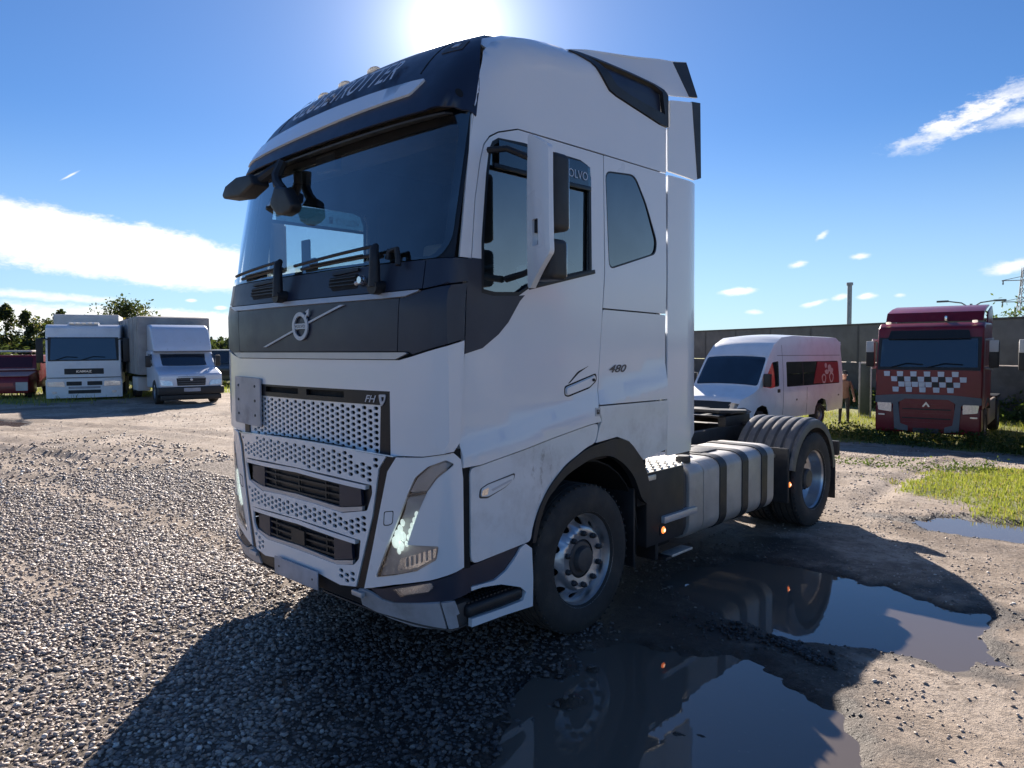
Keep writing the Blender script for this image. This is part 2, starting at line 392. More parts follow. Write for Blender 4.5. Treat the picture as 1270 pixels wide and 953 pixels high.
def sideX(y, z):
    a, b = zc(y), z2(y); m = a-.42*(a-b)
    x = np.where(z > a, 1.225, np.where(z > m, 1.252-(z-m)/np.maximum(a-m, 1e-3)*.027, np.where(z > b, 1.252+0*z, 1.243+0*z)))
    return x+.010*sst0(1.9, 2.4, z)-.012*np.maximum(z-2.3, 0)
def fS(off=0., sg=1):
    return lambda y, z: (sg*(sideX(np.asarray(y, float), np.asarray(z, float))+off), np.asarray(y, float), np.asarray(z, float)+0*y)
def fSp(x, sg=1): return lambda y, z: (sg*x+0*y, np.asarray(y, float), np.asarray(z, float))
HTt = np.array([-.5, .2, .23, .3, .42, .52, .65, .8, 1.1, 1.5, 1.9, 2.4]); HTz = np.array([2.2, 3.1, 3.2, 3.3, 3.46, 3.56, 3.645, 3.69, 3.735, 3.775, 3.80, 3.81])
def Hh(t): return (np.interp(t-.03, HTt, HTz)+np.interp(t, HTt, HTz)+np.interp(t+.03, HTt, HTz))/3
RE = .25
def zdome(x, y):
    t = y-planH(x); d = np.clip((abs(x)-(HW-RE))/RE, 0, 1)
    return Hh(t)-RE*(1-np.sqrt(np.maximum(1-d**2, 0)))+.06*(1-(x/HW)**2)*np.clip((t-.2)/.4, 0, 1)
def fRoof(sg=1, off=0.):
    """side of the roof given (y, z): slides inwards where the roof rounds over"""
    def f(y, z):
        y = np.asarray(y, float); z = np.asarray(z, float)+0*y; lo = np.full(y.shape, .55); hi = np.full(y.shape, HW)
        for _ in range(36):
            m = (lo+hi)/2; up = zdome(m, y) > z; lo = np.where(up, m, lo); hi = np.where(up, hi, m)
        x = np.minimum(hi, sideX(y, z)+.0); return sg*(x+off), y, z
    return f
def fHead(off=0.):
    """front dome given (x, t) with t the set-back"""
    def f(x, t):
        x = np.asarray(x, float); t = np.asarray(t, float)+0*x; y = planH(x)+t
        xx = x; z = zdome(xx, y)
        return x, y-off*.6, z+off*.8
    return f
def both(fn):
    for sg in (1, -1): fn(sg)
def mir(poly): return [(-a, b) for a, b in poly][::-1]

# ---- side panels (both sides)
DOOR = [(.76, 3.088), (.6, 3.038), (.535, 3.002), (.49, 2.95), (.462, 2.865), (.418, 2.653), (.384, 2.335), (.346, 2.212), (.331, 1.819), (.289, 1.336), (.292, 1.216), (.422, 1.218), (.78, 1.267), (1.025, 1.307), (1.374, 1.356), (1.515, 1.368), (1.480, 1.438), (1.505, 1.568), (1.549, 2.014), (1.567, 2.34), (1.568, 3.0), (1.566, 3.094)]
DWIN = [(.553, 2.985), (.60, 3.012), (.80, 3.025), (1.33, 3.022), (1.404, 3.001), (1.437, 2.931), (1.436, 2.33), (1.153, 2.272), (.858, 2.207), (.754, 2.150), (.539, 2.140), (.452, 2.152), (.456, 2.427), (.50, 2.80), (.525, 2.935)]
DTRI = [(.384, 2.335), (.346, 2.212), (.331, 1.822), (.461, 1.852), (.587, 1.928), (.666, 1.997), (.719, 2.066), (.76, 2.12), (.80, 2.155), (.754, 2.150), (.539, 2.140), (.452, 2.152), (.45, 2.335)]
RWIN = rnd([(1.588, 3.0), (1.93, 3.03), (2.07, 2.854), (2.205, 2.60), (2.185, 2.51), (1.62, 2.36)], .06)
PAN = rnd([(1.576, 3.095), (1.578, 2.34), (1.562, 2.108), (2.325, 2.092), (2.325, 3.098)], .006)
HATCH = rnd([(1.560, 2.098), (1.512, 1.568), (1.490, 1.478), (2.325, 1.469), (2.325, 2.082)], .02)
STEPP = [(.348, .68), (.831, .715), (.842, .78), (.882, .87), (.993, 1.012), (1.147, 1.125), (1.374, 1.216), (1.46, 1.232), (1.50, 1.36), (1.374, 1.348), (1.025, 1.299), (.78, 1.259), (.422, 1.21), (.348, 1.205)]
WINGR = [(1.468, 1.232), (1.701, 1.25), (1.843, 1.205), (1.93, 1.13), (2.02, 1.055), (2.325, 1.10), (2.325, 1.460), (1.492, 1.468), (1.52, 1.372)]
ARCH = [(.834, .70), (.872, .86), (.985, 1.01), (1.143, 1.122), (1.374, 1.212), (1.701, 1.245), (1.843, 1.201), (2.012, 1.044), (2.09, .86), (2.10, .72), (1.99, .77), (1.892, .955), (1.77, 1.06), (1.62, 1.135), (1.42, 1.145), (1.146, 1.065), (.963, .939), (.90, .82), (.862, .70)]
APIL = [(.297, 2.334), (.377, 2.334), (.411, 2.653), (.455, 2.868), (.483, 2.955), (.53, 3.009), (.598, 3.046), (.76, 3.096), (1.53, 3.103), (2.33, 3.106), (2.335, 3.43), (2.243, 3.432), (1.714, 3.503), (1.638, 3.521), (1.467, 3.663), (1.310, 3.712), (1.2, 3.742), (1.0, 3.70), (.84, 3.655), (.74, 3.61), (.655, 3.575), (.577, 3.50), (.505, 3.36), (.468, 3.27), (.434, 3.173), (.402, 3.09)]
INTK = [(1.316, 3.716), (1.431, 3.745), (2.212, 3.719), (2.317, 3.698), (2.349, 3.657), (2.35, 3.436), (2.243, 3.438), (1.714, 3.509), (1.638, 3.527), (1.467, 3.669)]
INTKI = [(1.48, 3.715), (2.182, 3.700), (2.272, 3.668), (2.303, 3.517), (1.873, 3.548), (1.714, 3.575), (1.563, 3.684)]
SPOI = [(1.2, 3.70), (1.282, 3.735), (1.467, 3.79), (1.613, 3.825), (1.926, 3.871), (2.27, 3.923), (2.503, 3.962), (2.70, 4.01), (2.715, 3.99), (2.765, 3.745), (2.37, 3.672), (2.21, 3.727), (1.43, 3.757), (1.316, 3.726)]
def fSpo(sg, off=0.):
    def f(y, z):
        y = np.asarray(y, float); z = np.asarray(z, float)
        x = np.interp(y, [1.15, 1.6, 2.1, 2.33, 2.8], [1.02, 1.08, 1.15, 1.21, 1.235])-np.maximum(z-3.72, 0)*.22
        return sg*(x+off), y, z
    return f
CRL = [[(y, float(zc(y))) for y in np.linspace(.25, 2.35, 12)], [(y, float(zc(y)-.42*(zc(y)-z2(y)))) for y in np.linspace(.25, 2.35, 12)]]
CR2 = [[(y, float(z2(y))) for y in np.linspace(.25, 2.35, 18)]]
def side(sg):
    lab = 'left' if sg > 0 else 'right'
    S, RF = fS(0, sg), fRoof(sg)
    door = patch('door', M_WHITE, T, DOOR, S, [DWIN], .09, .03, lines=CRL)
    patch('door_lower_trim', M_NAVY, door, DTRI, fS(.005, sg), [], .08, .006)
    wf = patch('window_frame', M_BLKG, door, dens(DWIN, .2), fS(-.001, sg), [[((a-.95)*.955+.95, (b-2.60)*.955+2.602) for a, b in DWIN]], .06, .014)
    patch('window_pane', M_SG, door, DWIN, fSp(1.205, sg), [], .5, .004, back=False)
    # wind deflector strip with lettering at the top of the window
    patch('wind_deflector', M_DEF, door, [(.60, 3.0), (1.33, 3.01), (1.42, 2.99), (1.43, 2.87), (.60, 2.86)], fS(.006, sg), [], .2, .003)
    box('deflector_lip', M_BLKG, door, (sg*1.23-.006, sg*1.23+.006), (.56, 1.43), (2.842, 2.868), .003)
    text_on('deflector_lettering', M_TXT, door, 'VOLVO', fS(.011, sg), 1.27, 2.925, .24, .052, flip=(sg < 0))
    patch('deflector_mark', M_TXT, door, [(1.085, 2.955), (1.12, 2.955), (1.12, 2.90), (1.085, 2.90)], fS(.011, sg), [[(1.095, 2.945), (1.11, 2.945), (1.11, 2.932), (1.095, 2.932)]], .1, .001)
    box('window_sill_seal', M_BLK, door, (sg*1.232-.012, sg*1.232+.010), (.83, 1.47), (2.256, 2.282), .004, rot=Matrix.Rotation(.213, 3, 'X'))
    # handle: recess line, paddle, key hole
    patch('handle_recess', M_SEAM, door, rnd([(1.165, 1.612), (1.49, 1.685), (1.498, 1.635), (1.42, 1.588), (1.20, 1.543), (1.165, 1.555)], .02), fS(.001, sg), [rnd([(1.174, 1.604), (1.480, 1.674), (1.484, 1.638), (1.415, 1.597), (1.20, 1.553), (1.174, 1.560)], .02)], .06, .004)
    hd = patch('door_handle', M_WHITE, door, rnd([(1.18, 1.60), (1.47, 1.668), (1.475, 1.640), (1.41, 1.600), (1.20, 1.558), (1.18, 1.565)], .02), fS(.012, sg), [], .05, .012)
    patch('handle_dish', M_SEAM, door, rnd([(1.20, 1.625), (1.30, 1.70), (1.42, 1.735), (1.31, 1.69), (1.22, 1.63)], .02), fS(.001, sg), [], .05, .002)
    MB().lathe([(.0, 1.2475*sg), (.010, 1.2475*sg), (.010, 1.22*sg)], (0, 1.445, 1.642), 'x', 12).build('key_hole', M_BLKG, door)
    # badge plate near the rear lower corner of the door
    bd = patch('door_badge', M_TXT, door, [(1.444, 1.463), (1.500, 1.457), (1.500, 1.403), (1.444, 1.407)], fS(.003, sg), [], .1, .003)
    patch('badge_mark', M_HUB, bd, [(1.457, 1.45), (1.487, 1.447), (1.487, 1.417), (1.457, 1.419)], fS(.005, sg), [[(1.465, 1.443), (1.479, 1.442), (1.479, 1.436), (1.465, 1.437)]], .1, .001)
    for yy in (.90, 1.0): MB().lathe([(.0, 1.228*sg), (.006, 1.228*sg), (.006, 1.21*sg)], (0, yy, 3.052), 'x', 10).build('door_screw', M_BLKG, door)
    sp_ = patch('sleeper_side_panel', M_WHITE, T, PAN, S, [RWIN], .09, .03)
    patch('sleeper_window', M_DG, sp_, RWIN, fSp(sg*sg*1.222, sg), [], .3, .004)
    patch('window_seal', M_BLKG, sp_, RWIN, fS(-.001, sg), [[((a-1.88)*.97+1.88, (b-2.7)*.97+2.7) for a, b in RWIN]], .08, .01)
    hp = patch('storage_hatch', M_WHITE, T, HATCH, S, [], .09, .03, lines=CRL)
    text_on('model_number', M_TXTD, hp, '480', fS(.004, sg), 1.73, 1.708, .20, .052, shear=.35, flip=(sg < 0), bold=.02)
    pp = patch('step_panel', M_LOWW, T, rnd(STEPP, .05, 3), S, [], .07, .025, lines=CR2)
    # side marker lamp in the step panel
    SL = rnd([(.410, 1.033), (.418, 1.083), (.474, 1.104), (.697, 1.137), (.691, 1.105), (.615, 1.064), (.474, 1.024)], .015)
    patch('marker_lamp_bezel', M_HUB, pp, SL, fS(.003, sg), [[((a-.55)*.94+.55, (b-1.085)*.84+1.085) for a, b in SL]], .05, .004)
    patch('marker_lamp_lens', M_LOWW, pp, [((a-.55)*.93+.55, (b-1.085)*.83+1.085) for a, b in SL], fS(.006, sg), [], .05, .006)
    patch('marker_lamp_core', M_CHR, pp, rnd([(.425, 1.045), (.43, 1.075), (.48, 1.085), (.47, 1.045)], .01), fS(.009, sg), [], .05, .004)
    patch('marker_lamp_blade', M_TXT, pp, [(.50, 1.070), (.66, 1.105), (.665, 1.098), (.51, 1.060)], fS(.009, sg), [], .05, .004)
    patch('rear_wing_panel', M_LOWW, T, WINGR, S, [], .07, .025)
    patch('arch_trim', M_BLK, T, rnd(ARCH, .09, 5), fS(.012, sg), [], .06, .05)
    patch('roof_side_panel', M_WHITE, T, APIL, RF, [], .055, .012, ang=60)
    it = patch('air_intake_surround', M_BLK, T, INTK, fRoof(sg, .012), [INTKI], .05, .03, ang=60)
    patch('air_intake_mesh', M_NAVY, it, INTKI, fRoof(sg, -.02), [], .06, .004, ang=60)
    patch('roof_spoiler_side', M_WHITE, T, SPOI, fSpo(sg), [], .06, .012, ang=60)
    patch('spoiler_edge_strip', M_BLK, T, [(2.51, 3.958), (2.70, 4.006), (2.765, 3.748), (2.645, 3.725)], fSpo(sg, .004), [], .1, .018)
    fx = lambda y, z: (sg*(1.236+.004*np.sin((y-2.3)*6)), y, z)
    patch('side_fairing_upper', M_WHITE, T, rnd([(2.338, 3.122), (2.340, 3.42), (2.366, 3.45), (2.362, 3.63), (2.78, 3.705), (2.799, 3.15), (2.72, 3.116)], .01), fx, [], .09, .018)
    patch('fairing_edge_strip', M_BLK, T, [(2.665, 3.690), (2.788, 3.708), (2.806, 3.145), (2.755, 3.128)], lambda y, z: (sg*1.2415+0*y, y, z), [], .2, .02)
    fl = lambda y, z: (sg*(1.234-.030*np.clip((y-2.62)/.16, 0, 1)**2+.006*np.sin((y-2.34)/.44*3.14)), y, z)
    patch('side_fairing_lower', M_WHITE, T, rnd([(2.343, 1.045), (2.343, 3.095), (2.765, 3.098), (2.788, 1.17), (2.70, 1.14), (2.69, 1.05)], .01), fl, [], .07, .018)
    patch('wheelhouse_liner', M_SEAM, T, [(.86, .0), (2.16, 0), (2.16, .63), (.86, .63)], lambda y, u: (sg*(.55+u), 1.40+.64*np.cos((2.18-y)/1.38*math.pi), .52+.60*np.sin((2.18-y)/1.38*math.pi)), [], .1, .01, ctr=(0, 1.4, .5))
both(side)

# ---- bumper, headlamps
def hexholes(u0, u1, v0, v1, ok, du=.0525, dv=.034, w=.0218, h=.0100, jag=True):
    out = []; i = 0; u = u0
    while u <= u1:
        v = v0+(dv/2 if i % 2 else 0)
        while v <= v1:
            c = [(u-w, v), (u-w*.62, v-h), (u+w*.62, v-h), (u+w, v), (u+w*.62, v+h), (u-w*.62, v+h)]
            if all(ok(a, b) for a, b in c): out.append(c)
            v += dv
        u += du; i += 1
    return out
MESHP = [(-.855, 1.262), (-.797, 1.19), (-.742, .92), (-.636, .612), (-.592, .487), (-.45, .468), (-.25, .490), (0, .50), (.25, .490), (.45, .468), (.592, .487), (.636, .612), (.742, .92), (.797, 1.19), (.855, 1.262), (.4, 1.285), (0, 1.292), (-.4, 1.285)]
OP1 = rnd([(-.742, 1.10), (-.40, 1.112), (0, 1.116), (.40, 1.108), (.742, 1.092), (.745, 1.045), (.70, .942), (.48, .900), (.2, .915), (-.2, .918), (-.48, .905), (-.70, .95), (-.745, 1.05)], .012)
OP2 = rnd([(-.642, .772), (-.3, .786), (0, .79), (.3, .784), (.642, .765), (.625, .655), (.58, .612), (.42, .583), (.15, .592), (-.15, .594), (-.42, .586), (-.58, .616), (-.625, .66)], .012)
BIG1 = [((a)*1.03, (b-1.01)*1.12+1.01) for a, b in OP1]; BIG2 = [(a*1.035, (b-.685)*1.12+.685) for a, b in OP2]
def okb(a, b):
    A = np.array([a]); Bb = np.array([b])
    if not inpoly(A*1.02, (Bb-.88)*1.02+.88, MESHP)[0] or inpoly(A, Bb, BIG1)[0] or inpoly(A, Bb, BIG2)[0]: return False
    if b < .58 and abs(a) < .43: return False
    if b > 1.215 and .60 < abs(a) < .74: return False
    return True
hb = hexholes(-.80, .80, .49, 1.27, okb)
bp_ = patch('bumper_centre', M_WHITE, T, MESHP, fB, [OP1, OP2]+hb, .07, .012)
patch('bumper_mesh_backing', M_SEAM, bp_, [(a*.985, b) for a, b in MESHP], fBo(-.05), [], .1, .004)
for OP, zt, zb, nm in ((OP1, 1.10, .925, 3), (OP2, .775, .60, 3)):
    wl = max(a for a, b in OP)
    op = patch('air_opening', M_BLKG, bp_, [(a*1.0, b) for a, b in OP], fBo(-.034), [], .08, .004)
    patch('opening_lower_lip', M_GTRIM, op, [(-wl*.90, zb+.005), (-wl*.62, zb-.018), (0, zb-.008), (wl*.62, zb-.024), (wl*.88, zb+.012), (wl*.885, zb+.035), (wl*.62, zb+.004), (0, zb+.022), (-wl*.62, zb+.01), (-wl*.90, zb+.028)], fBo(-.004), [], .06, .02)
    patch('opening_upper_lip', M_WHITE, op, [(-wl*.985, zt-.006), (0, zt+.010), (wl*.93, zt-.014), (wl*.925, zt-.040), (0, zt-.016), (-wl*.985, zt-.032)], fBo(.001), [], .06, .03)
    for k in range(nm):
        zz = zt-.055-k*.042
        patch('intake_slat', M_BLK, op, [(-wl*.62, zz), (wl*.60, zz), (wl*.60, zz-.012), (-wl*.62, zz-.012)], fBo(-.012), [], .08, .02)
    for sx in (-1, 1):
        patch('opening_end_plate', M_NAVY, op, [(sx*wl*.60, zt-.03), (sx*wl*.86, zt-.045), (sx*wl*.87, zb+.04), (sx*wl*.60, zb+.005)], fBo(-.008), [], .06, .02)
    for sx in (-.3, 0, .3): patch('slat_brace', M_BLK, op, [(sx-.006, zt-.04), (sx+.006, zt-.04), (sx+.006, zb+.02), (sx-.006, zb+.02)], fBo(-.016), [], .1, .01)
    if zt < .9: patch('radar_cover', M_BLK, op, [(-.09, zt-.05), (.07, zt-.055), (.07, zb+.03), (-.09, zb+.035)], fBo(-.004), [], .06, .02)
HLP = [(.928, 1.262), (1.10, 1.272), (1.275, 1.300), (1.318, 1.262), (1.331, 1.16), (1.331, .678), (1.143, .615), (.90, .556), (.72, .505), (.665, .492), (.738, .73), (.809, .984), (.864, 1.179)]
HL = rnd([(1.235, 1.264), (1.281, 1.24), (1.185, 1.165), (1.128, 1.09), (1.064, .961), (.995, .79), (1.09, .797), (1.19, .802), (1.177, .729), (1.058, .655), (.90, .607), (.762, .574), (.855, .765), (.93, .91), (1.004, 1.066), (1.054, 1.162), (1.133, 1.225)], .012)
def shr(p, c, k): return [((a-c[0])*k+c[0], (b-c[1])*k+c[1]) for a, b in p]
def bumper_side(sg):
    q = (lambda p: p) if sg > 0 else mir
    hp = patch('headlamp_panel', M_WHITE, T, q(HLP), fB, [q(HL)], .05, .014)
    patch('bumper_gap_strip', M_BLKG, T, q([(.862, 1.265), (.922, 1.262), (.858, 1.179), (.803, .984), (.732, .73), (.660, .490), (.602, .487), (.644, .612), (.75, .92), (.805, 1.19)]), fBo(-.006), [], .06, .01)
    patch('panel_gap_strip', M_SEAM, T, q([(1.25, 1.312), (1.335, 1.318), (1.391, 1.254), (1.388, .663), (1.331, .66), (1.332, 1.23), (1.30, 1.275)]), fBo(-.012), [], .06, .01)
    lamp = patch('headlight', M_LIN, hp, q(HL), fBo(-.035), [], .05, .004)
    pass
    patch('headlight_lens', M_LENS, lamp, q(HL), fBo(.004), [], .05, .003, back=False)
    patch('indicator_reflector', M_LIN, lamp, q(rnd([(1.012, 1.078), (1.122, 1.096), (1.178, 1.172), (1.262, 1.238), (1.232, 1.252), (1.137, 1.216), (1.062, 1.158)], .01)), fBo(-.014), [], .04, .004)
    patch('lamp_divider', M_HUB, lamp, q([(1.0, 1.066), (1.124, 1.092), (1.118, 1.078), (.996, 1.052)]), fBo(-.004), [], .04, .01)
    patch('daylight_guide', M_LIPG, lamp, q([(.99, 1.045), (1.108, 1.072), (1.085, 1.02), (1.05, .95), (.96, .93)]), fBo(-.02), [], .04, .004)
    patch('low_beam_reflector', M_CHR, lamp, q(rnd([(.93, .70), (1.17, .785), (1.165, .735), (1.05, .668), (.91, .63)], .01)), fBo(-.02), [], .04, .004)
    for k in range(6): patch('reflector_rib', M_LIPG, lamp, q([(.98+k*.032, .665+k*.012), (.985+k*.032, .665+k*.012), (.985+k*.032, .715+k*.012), (.98+k*.032, .715+k*.012)]), fBo(-.012), [], .04, .008)
    leds = [(1.055, .958, .022), (1.040, .925, .022), (1.024, .893, .022), (1.012, .860, .022), (1.0, .828, .02), (.984, .792, .018), (.958, .905, .022), (.940, .868, .026), (.925, .83, .036), (.905, .79, .036), (.945, .775, .03), (.93, .745, .02), (.96, .83, .03)]
    x_, y_, z_ = fBo(-.012)(np.array([sg*l[0] for l in leds]), np.array([l[1] for l in leds]))
    m = MB()
    for (s_, z0, r), X, Y, Z in zip(leds, x_, y_, z_): m.lathe([(.001, -r*.30), (r*.6, -r*.24), (r*.96, 0), (r*.6, r*.3), (.001, r*.3)], (X, Y, Z), 'y', 10)
    m.build('led_cluster', M_LED, lamp)
    patch('washer_cap', M_SEAM, hp, q(rnd([(.835, .955), (.905, .968), (.898, .895), (.868, .880), (.828, .875)], .012)), fBo(.001), [q(rnd([(.839, .951), (.901, .963), (.894, .898), (.867, .885), (.833, .880)], .012))], .05, .002)
    dl = patch('lower_bumper_corner', M_NAVY, T, q([(.70, .497), (.80, .512), (.92, .548), (1.15, .607), (1.33, .667), (1.388, .66), (1.40, .53), (1.243, .505), (.89, .452), (.798, .458)]), fBo(-.012), [], .05, .014)
    fg = patch('fog_lamp', M_CHR, dl, q(rnd([(.90, .530), (1.143, .599), (1.156, .576), (1.124, .548), (.95, .502)], .01)), fBo(-.004), [], .04, .006)
    patch('fog_lens', M_LENS, fg, q(rnd([(.89, .528), (1.15, .603), (1.164, .576), (1.128, .542), (.95, .496)], .01)), fBo(.004), [], .05, .003, back=False)
    lipf = lambda s, z: tuple(a+b for a, b in zip(fBo(-.004)(s, z), (0*s, (0.47-z)*.35, 0*z)))
    patch('bumper_lip', M_LIPG, T, q([(.612, .475), (.60, .372), (.80, .338), (.984, .322), (1.19, .335), (1.195, .495), (.89, .448), (.798, .446), (.714, .476), (.66, .482)]), lipf, [], .05, .014)
    patch('lip_end_cap', M_LIPG, T, q([(1.203, .337), (1.262, .35), (1.268, .42), (1.29, .43), (1.285, .505), (1.205, .497)]), lipf, [], .05, .014)
    # lip chamfered back under the bumper
    patch('lip_underside', M_HUB, T, q([(.2, .0), (1.2, .0), (1.2, .3), (.2, .3)]), lambda s, u: (np.asarray(s), planB(s)+.07+u, .345+.02*np.cos(s*2)+.02*u), [], .1, .01)
for sg in (1, -1): bumper_side(sg)
lipc = lambda s, z: tuple(a+b for a, b in zip(fBo(-.018)(s, z), (0*s, (0.47-z)*.3, 0*z)))
patch('plate_panel', M_BLK, T, [(-.66, .485), (-.6, .38), (0, .385), (.6, .372), (.62, .485), (.45, .475), (.25, .497), (0, .507), (-.25, .497), (-.45, .475)], lipc, [], .07, .014)
pl_ = box('number_plate', M_PLATE, T, (-.26, .26), (.000, .008), (.398, .512), .004)
for sx in (-.62, .62): box('bumper_bracket', M_GTRIM, T, (sx-.05, sx+.05), (.03, .06), (.44, .47), .006)
for sx in (-.2, .2): MB().lathe([(.001, -.003), (.007, -.002), (.008, .002)], (sx, 0, .455), 'y', 8).build('plate_screw', M_NUT, pl_)

# ---- cab front above the bumper
GR = rnd([(-.852, 1.258), (.838, 1.258), (.850, 1.30), (.853, 1.618), (-.853, 1.618), (-.852, 1.30)], .012)
lid = patch('front_lid', M_WHITE, T, [(-1.368, 1.893), (-1.02, 1.808), (-.93, 1.790), (.93, 1.790), (1.02, 1.808), (1.368, 1.893), (1.352, 1.62), (1.328, 1.354), (1.285, 1.310), (1.10, 1.278), (.93, 1.268), (.852, 1.262), (.853, 1.618), (-.853, 1.618), (-.852, 1.262), (-.93, 1.268), (-1.10, 1.278), (-1.285, 1.310), (-1.328, 1.354), (-1.352, 1.62)], fC, [], .07, .014)
gf = patch('grille_frame', M_BLKG, T, GR, fCo(.000), [[(-.772, 1.27), (.762, 1.27), (.775, 1.515), (.775, 1.54), (-.775, 1.54)]]+[rnd([(a, 1.568), (b, 1.568), (b, 1.605), (a, 1.605)], .006) for a, b in ((-.50, -.065), (.035, .44))], .08, .02)
patch('vent_backing', M_SEAM, gf, [(-.6, 1.55), (.6, 1.55), (.6, 1.612), (-.6, 1.612)], fCo(-.03), [], .2, .004)
MP = [(-.772, 1.262), (.762, 1.262), (.773, 1.515), (.773, 1.538), (-.773, 1.538)]
hm = hexholes(-.745, .745, 1.28, 1.53, lambda a, b: 1.268 < b < 1.531 and abs(a) < .755)
gm = patch('grille_mesh', M_WHITE, T, MP, fCo(-.008), hm, .08, .01)
patch('grille_backing', M_SEAM, gm, [(-.77, 1.24), (.77, 1.24), (.77, 1.54), (-.77, 1.54)], fCo(-.06), [], .1, .004)
text_on('model_letters', M_TXT, gf, 'FH', fCo(.004), .692, 1.572, .10, .040, shear=.35, bold=.015)
eb = patch('grille_emblem', M_TXT, gf, rnd([(.765, 1.598), (.826, 1.600), (.815, 1.56), (.786, 1.53), (.772, 1.56)], .01), fCo(.006), [rnd([(.787, 1.585), (.812, 1.586), (.806, 1.565), (.790, 1.56)], .004)], .05, .005)
patch('blank_plate', M_LIPG, T, rnd([(-.965, 1.662), (-.540, 1.655), (-.545, 1.325), (-.975, 1.335)], .012), fCo(.022), [], .08, .012)
for a in (-.90, -.62):
    for b in (1.40, 1.50, 1.60): 
        X, Y, Z = fCo(.024)(np.array([a]), np.array([b])); MB().lathe([(.001, -.003), (.009, -.002), (.010, .003)], (X[0], Y[0], Z[0]), 'y', 8).build('plate_rivet', M_HUB, bpy.data.objects['blank_plate'])
patch('bumper_shelf', M_WHITE, T, [(-.9, 0.), (.9, 0.), (.9, 1.), (-.9, 1.)], lambda s, u: (s, planB(s)+.025+u*.085, 1.262+.025*(1-(s/.9)**2)-.012*u), [], .15, .006)
patch('lid_trim_strip', M_GTRIM, T, [(-1.0, 1.826), (-.912, 1.795), (.912, 1.795), (1.0, 1.826), (.99, 1.832), (-.99, 1.832)], fCo(.012), [], .08, .02)
patch('front_panel', M_NAVY, T, [(-.915, 1.838), (.915, 1.838), (.932, 2.124), (-.932, 2.124)], fC, [], .08, .012)
for sg in (1, -1):
    q = (lambda p: p) if sg > 0 else mir
    patch('corner_panel', M_NAVY, T, q([(.921, 1.838), (1.005, 1.836), (1.03, 1.822), (1.368, 1.903), (1.374, 2.198), (1.10, 2.158), (1.0, 2.135), (.938, 2.124)]), fC, [], .06, .012)
    patch('corner_cowl', M_NAVY, T, q([(1.097, 2.168), (1.374, 2.208), (1.385, 2.328), (1.092, 2.322)]), fC, [], .06, .012)
patch('silver_strip', M_GTRIM, T, [(-1.072, 2.155), (-.98, 2.132), (-.79, 2.128), (.79, 2.128), (.98, 2.132), (1.072, 2.155), (1.078, 2.163), (.79, 2.158), (-.79, 2.158), (-1.078, 2.163)], fCo(.012), [], .07, .02)
cowl = patch('cowl', M_NAVY, T, [(-1.09, 2.170), (-.79, 2.165), (.79, 2.165), (1.09, 2.170), (1.086, 2.322), (-1.086, 2.322)], fC, [], .08, .012)
# diagonal bar and iron mark
em = patch('emblem_bar', M_TXT, T, [(-.50, 1.868), (-.455, 1.868), (.47, 2.108), (.43, 2.110)], fCo(.010), [[(-.088, 1.976), (.088, 2.022), (.088, 2.011), (-.088, 1.965)]], .06, .008)
ring = [(.092*math.cos(a), 1.995+.088*math.sin(a)) for a in np.linspace(0, 2*math.pi, 29)[:-1]]
ring_i = [(.066*math.cos(a), 1.995+.064*math.sin(a)) for a in np.linspace(0, 2*math.pi, 29)[:-1]]
er = patch('emblem_ring', M_TXT, T, ring, fCo(.016), [ring_i], .05, .010)
patch('emblem_centre_bar', M_TXT, er, [(-.072, 1.978), (.072, 1.978), (.072, 2.012), (-.072, 2.012)], fCo(.014), [], .05, .006)
text_on('emblem_lettering', M_NAVY, er, 'VOLVO', fCo(.0155), 0, 1.995, .12, .019)
patch('emblem_arrow', M_TXT, er, [(.060, 2.050), (.084, 2.076), (.066, 2.082), (.108, 2.100), (.102, 2.052), (.092, 2.068), (.070, 2.040)], fCo(.016), [], .05, .006)

# ---- windscreen
WS = rnd([(-1.175, 2.328), (-.7, 2.330), (0, 2.330), (.7, 2.330), (1.175, 2.328), (1.235, 2.42), (1.235, 3.14), (-1.235, 3.14), (-1.235, 2.42)], .05)
patch('windscreen', M_WS, T, WS, fCo(-.004), [], .1, .004, back=False)
WSI = rnd([(-1.13, 2.345), (0, 2.348), (1.13, 2.345), (1.185, 2.42), (1.180, 3.06), (-1.180, 3.06), (-1.185, 2.42)], .07)
patch('windscreen_surround', M_BLKG, T, rnd([(-1.268, 2.330), (1.268, 2.330), (1.262, 3.15), (-1.262, 3.15)], .01), fCo(-.016), [WSI], .07, .012)
# ---- sun visor / roof front
def headpoly(z): pass
XT = lambda x: 0
HD = [(-1.237, .285), (-1.20, .250), (-1.12, .226), (-1.0, .207), (1.0, .207), (1.12, .226), (1.20, .250), (1.237, .285), (1.232, .303), (1.216, .353), (1.175, .42), (1.113, .504), (1.04, .60), (.97, .72), (.93, .86), (-.93, .86), (-.97, .72), (-1.04, .60), (-1.113, .504), (-1.175, .42), (-1.216, .353), (-1.232, .303)]
hdp = patch('roof_front_panel', M_NAVY, T, HD, fHead(0), [], .05, .012, ang=70)
tz = lambda z: float(np.interp(z, [3.1, 3.2, 3.3, 3.46, 3.56, 3.645], [.2, .23, .3, .42, .52, .65]))
band = [(-1.12, .250), (-.9, .248), (-.4, .252), (0, .256), (.4, .262), (.84, .268), (.90, .328), (.80, .334), (.4, .342), (0, .346), (-.4, .346), (-.8, .335), (-1.12, .31)]
patch('roof_white_band', M_WHITE, hdp, rnd(band, .02), fHead(.012), [], .05, .014, ang=70)
text_on('roof_lettering', M_TXTW, hdp, 'GLOBETROTTER', fHead(.021), -.01, .435, 1.16, .118, shear=.32, bold=.006)
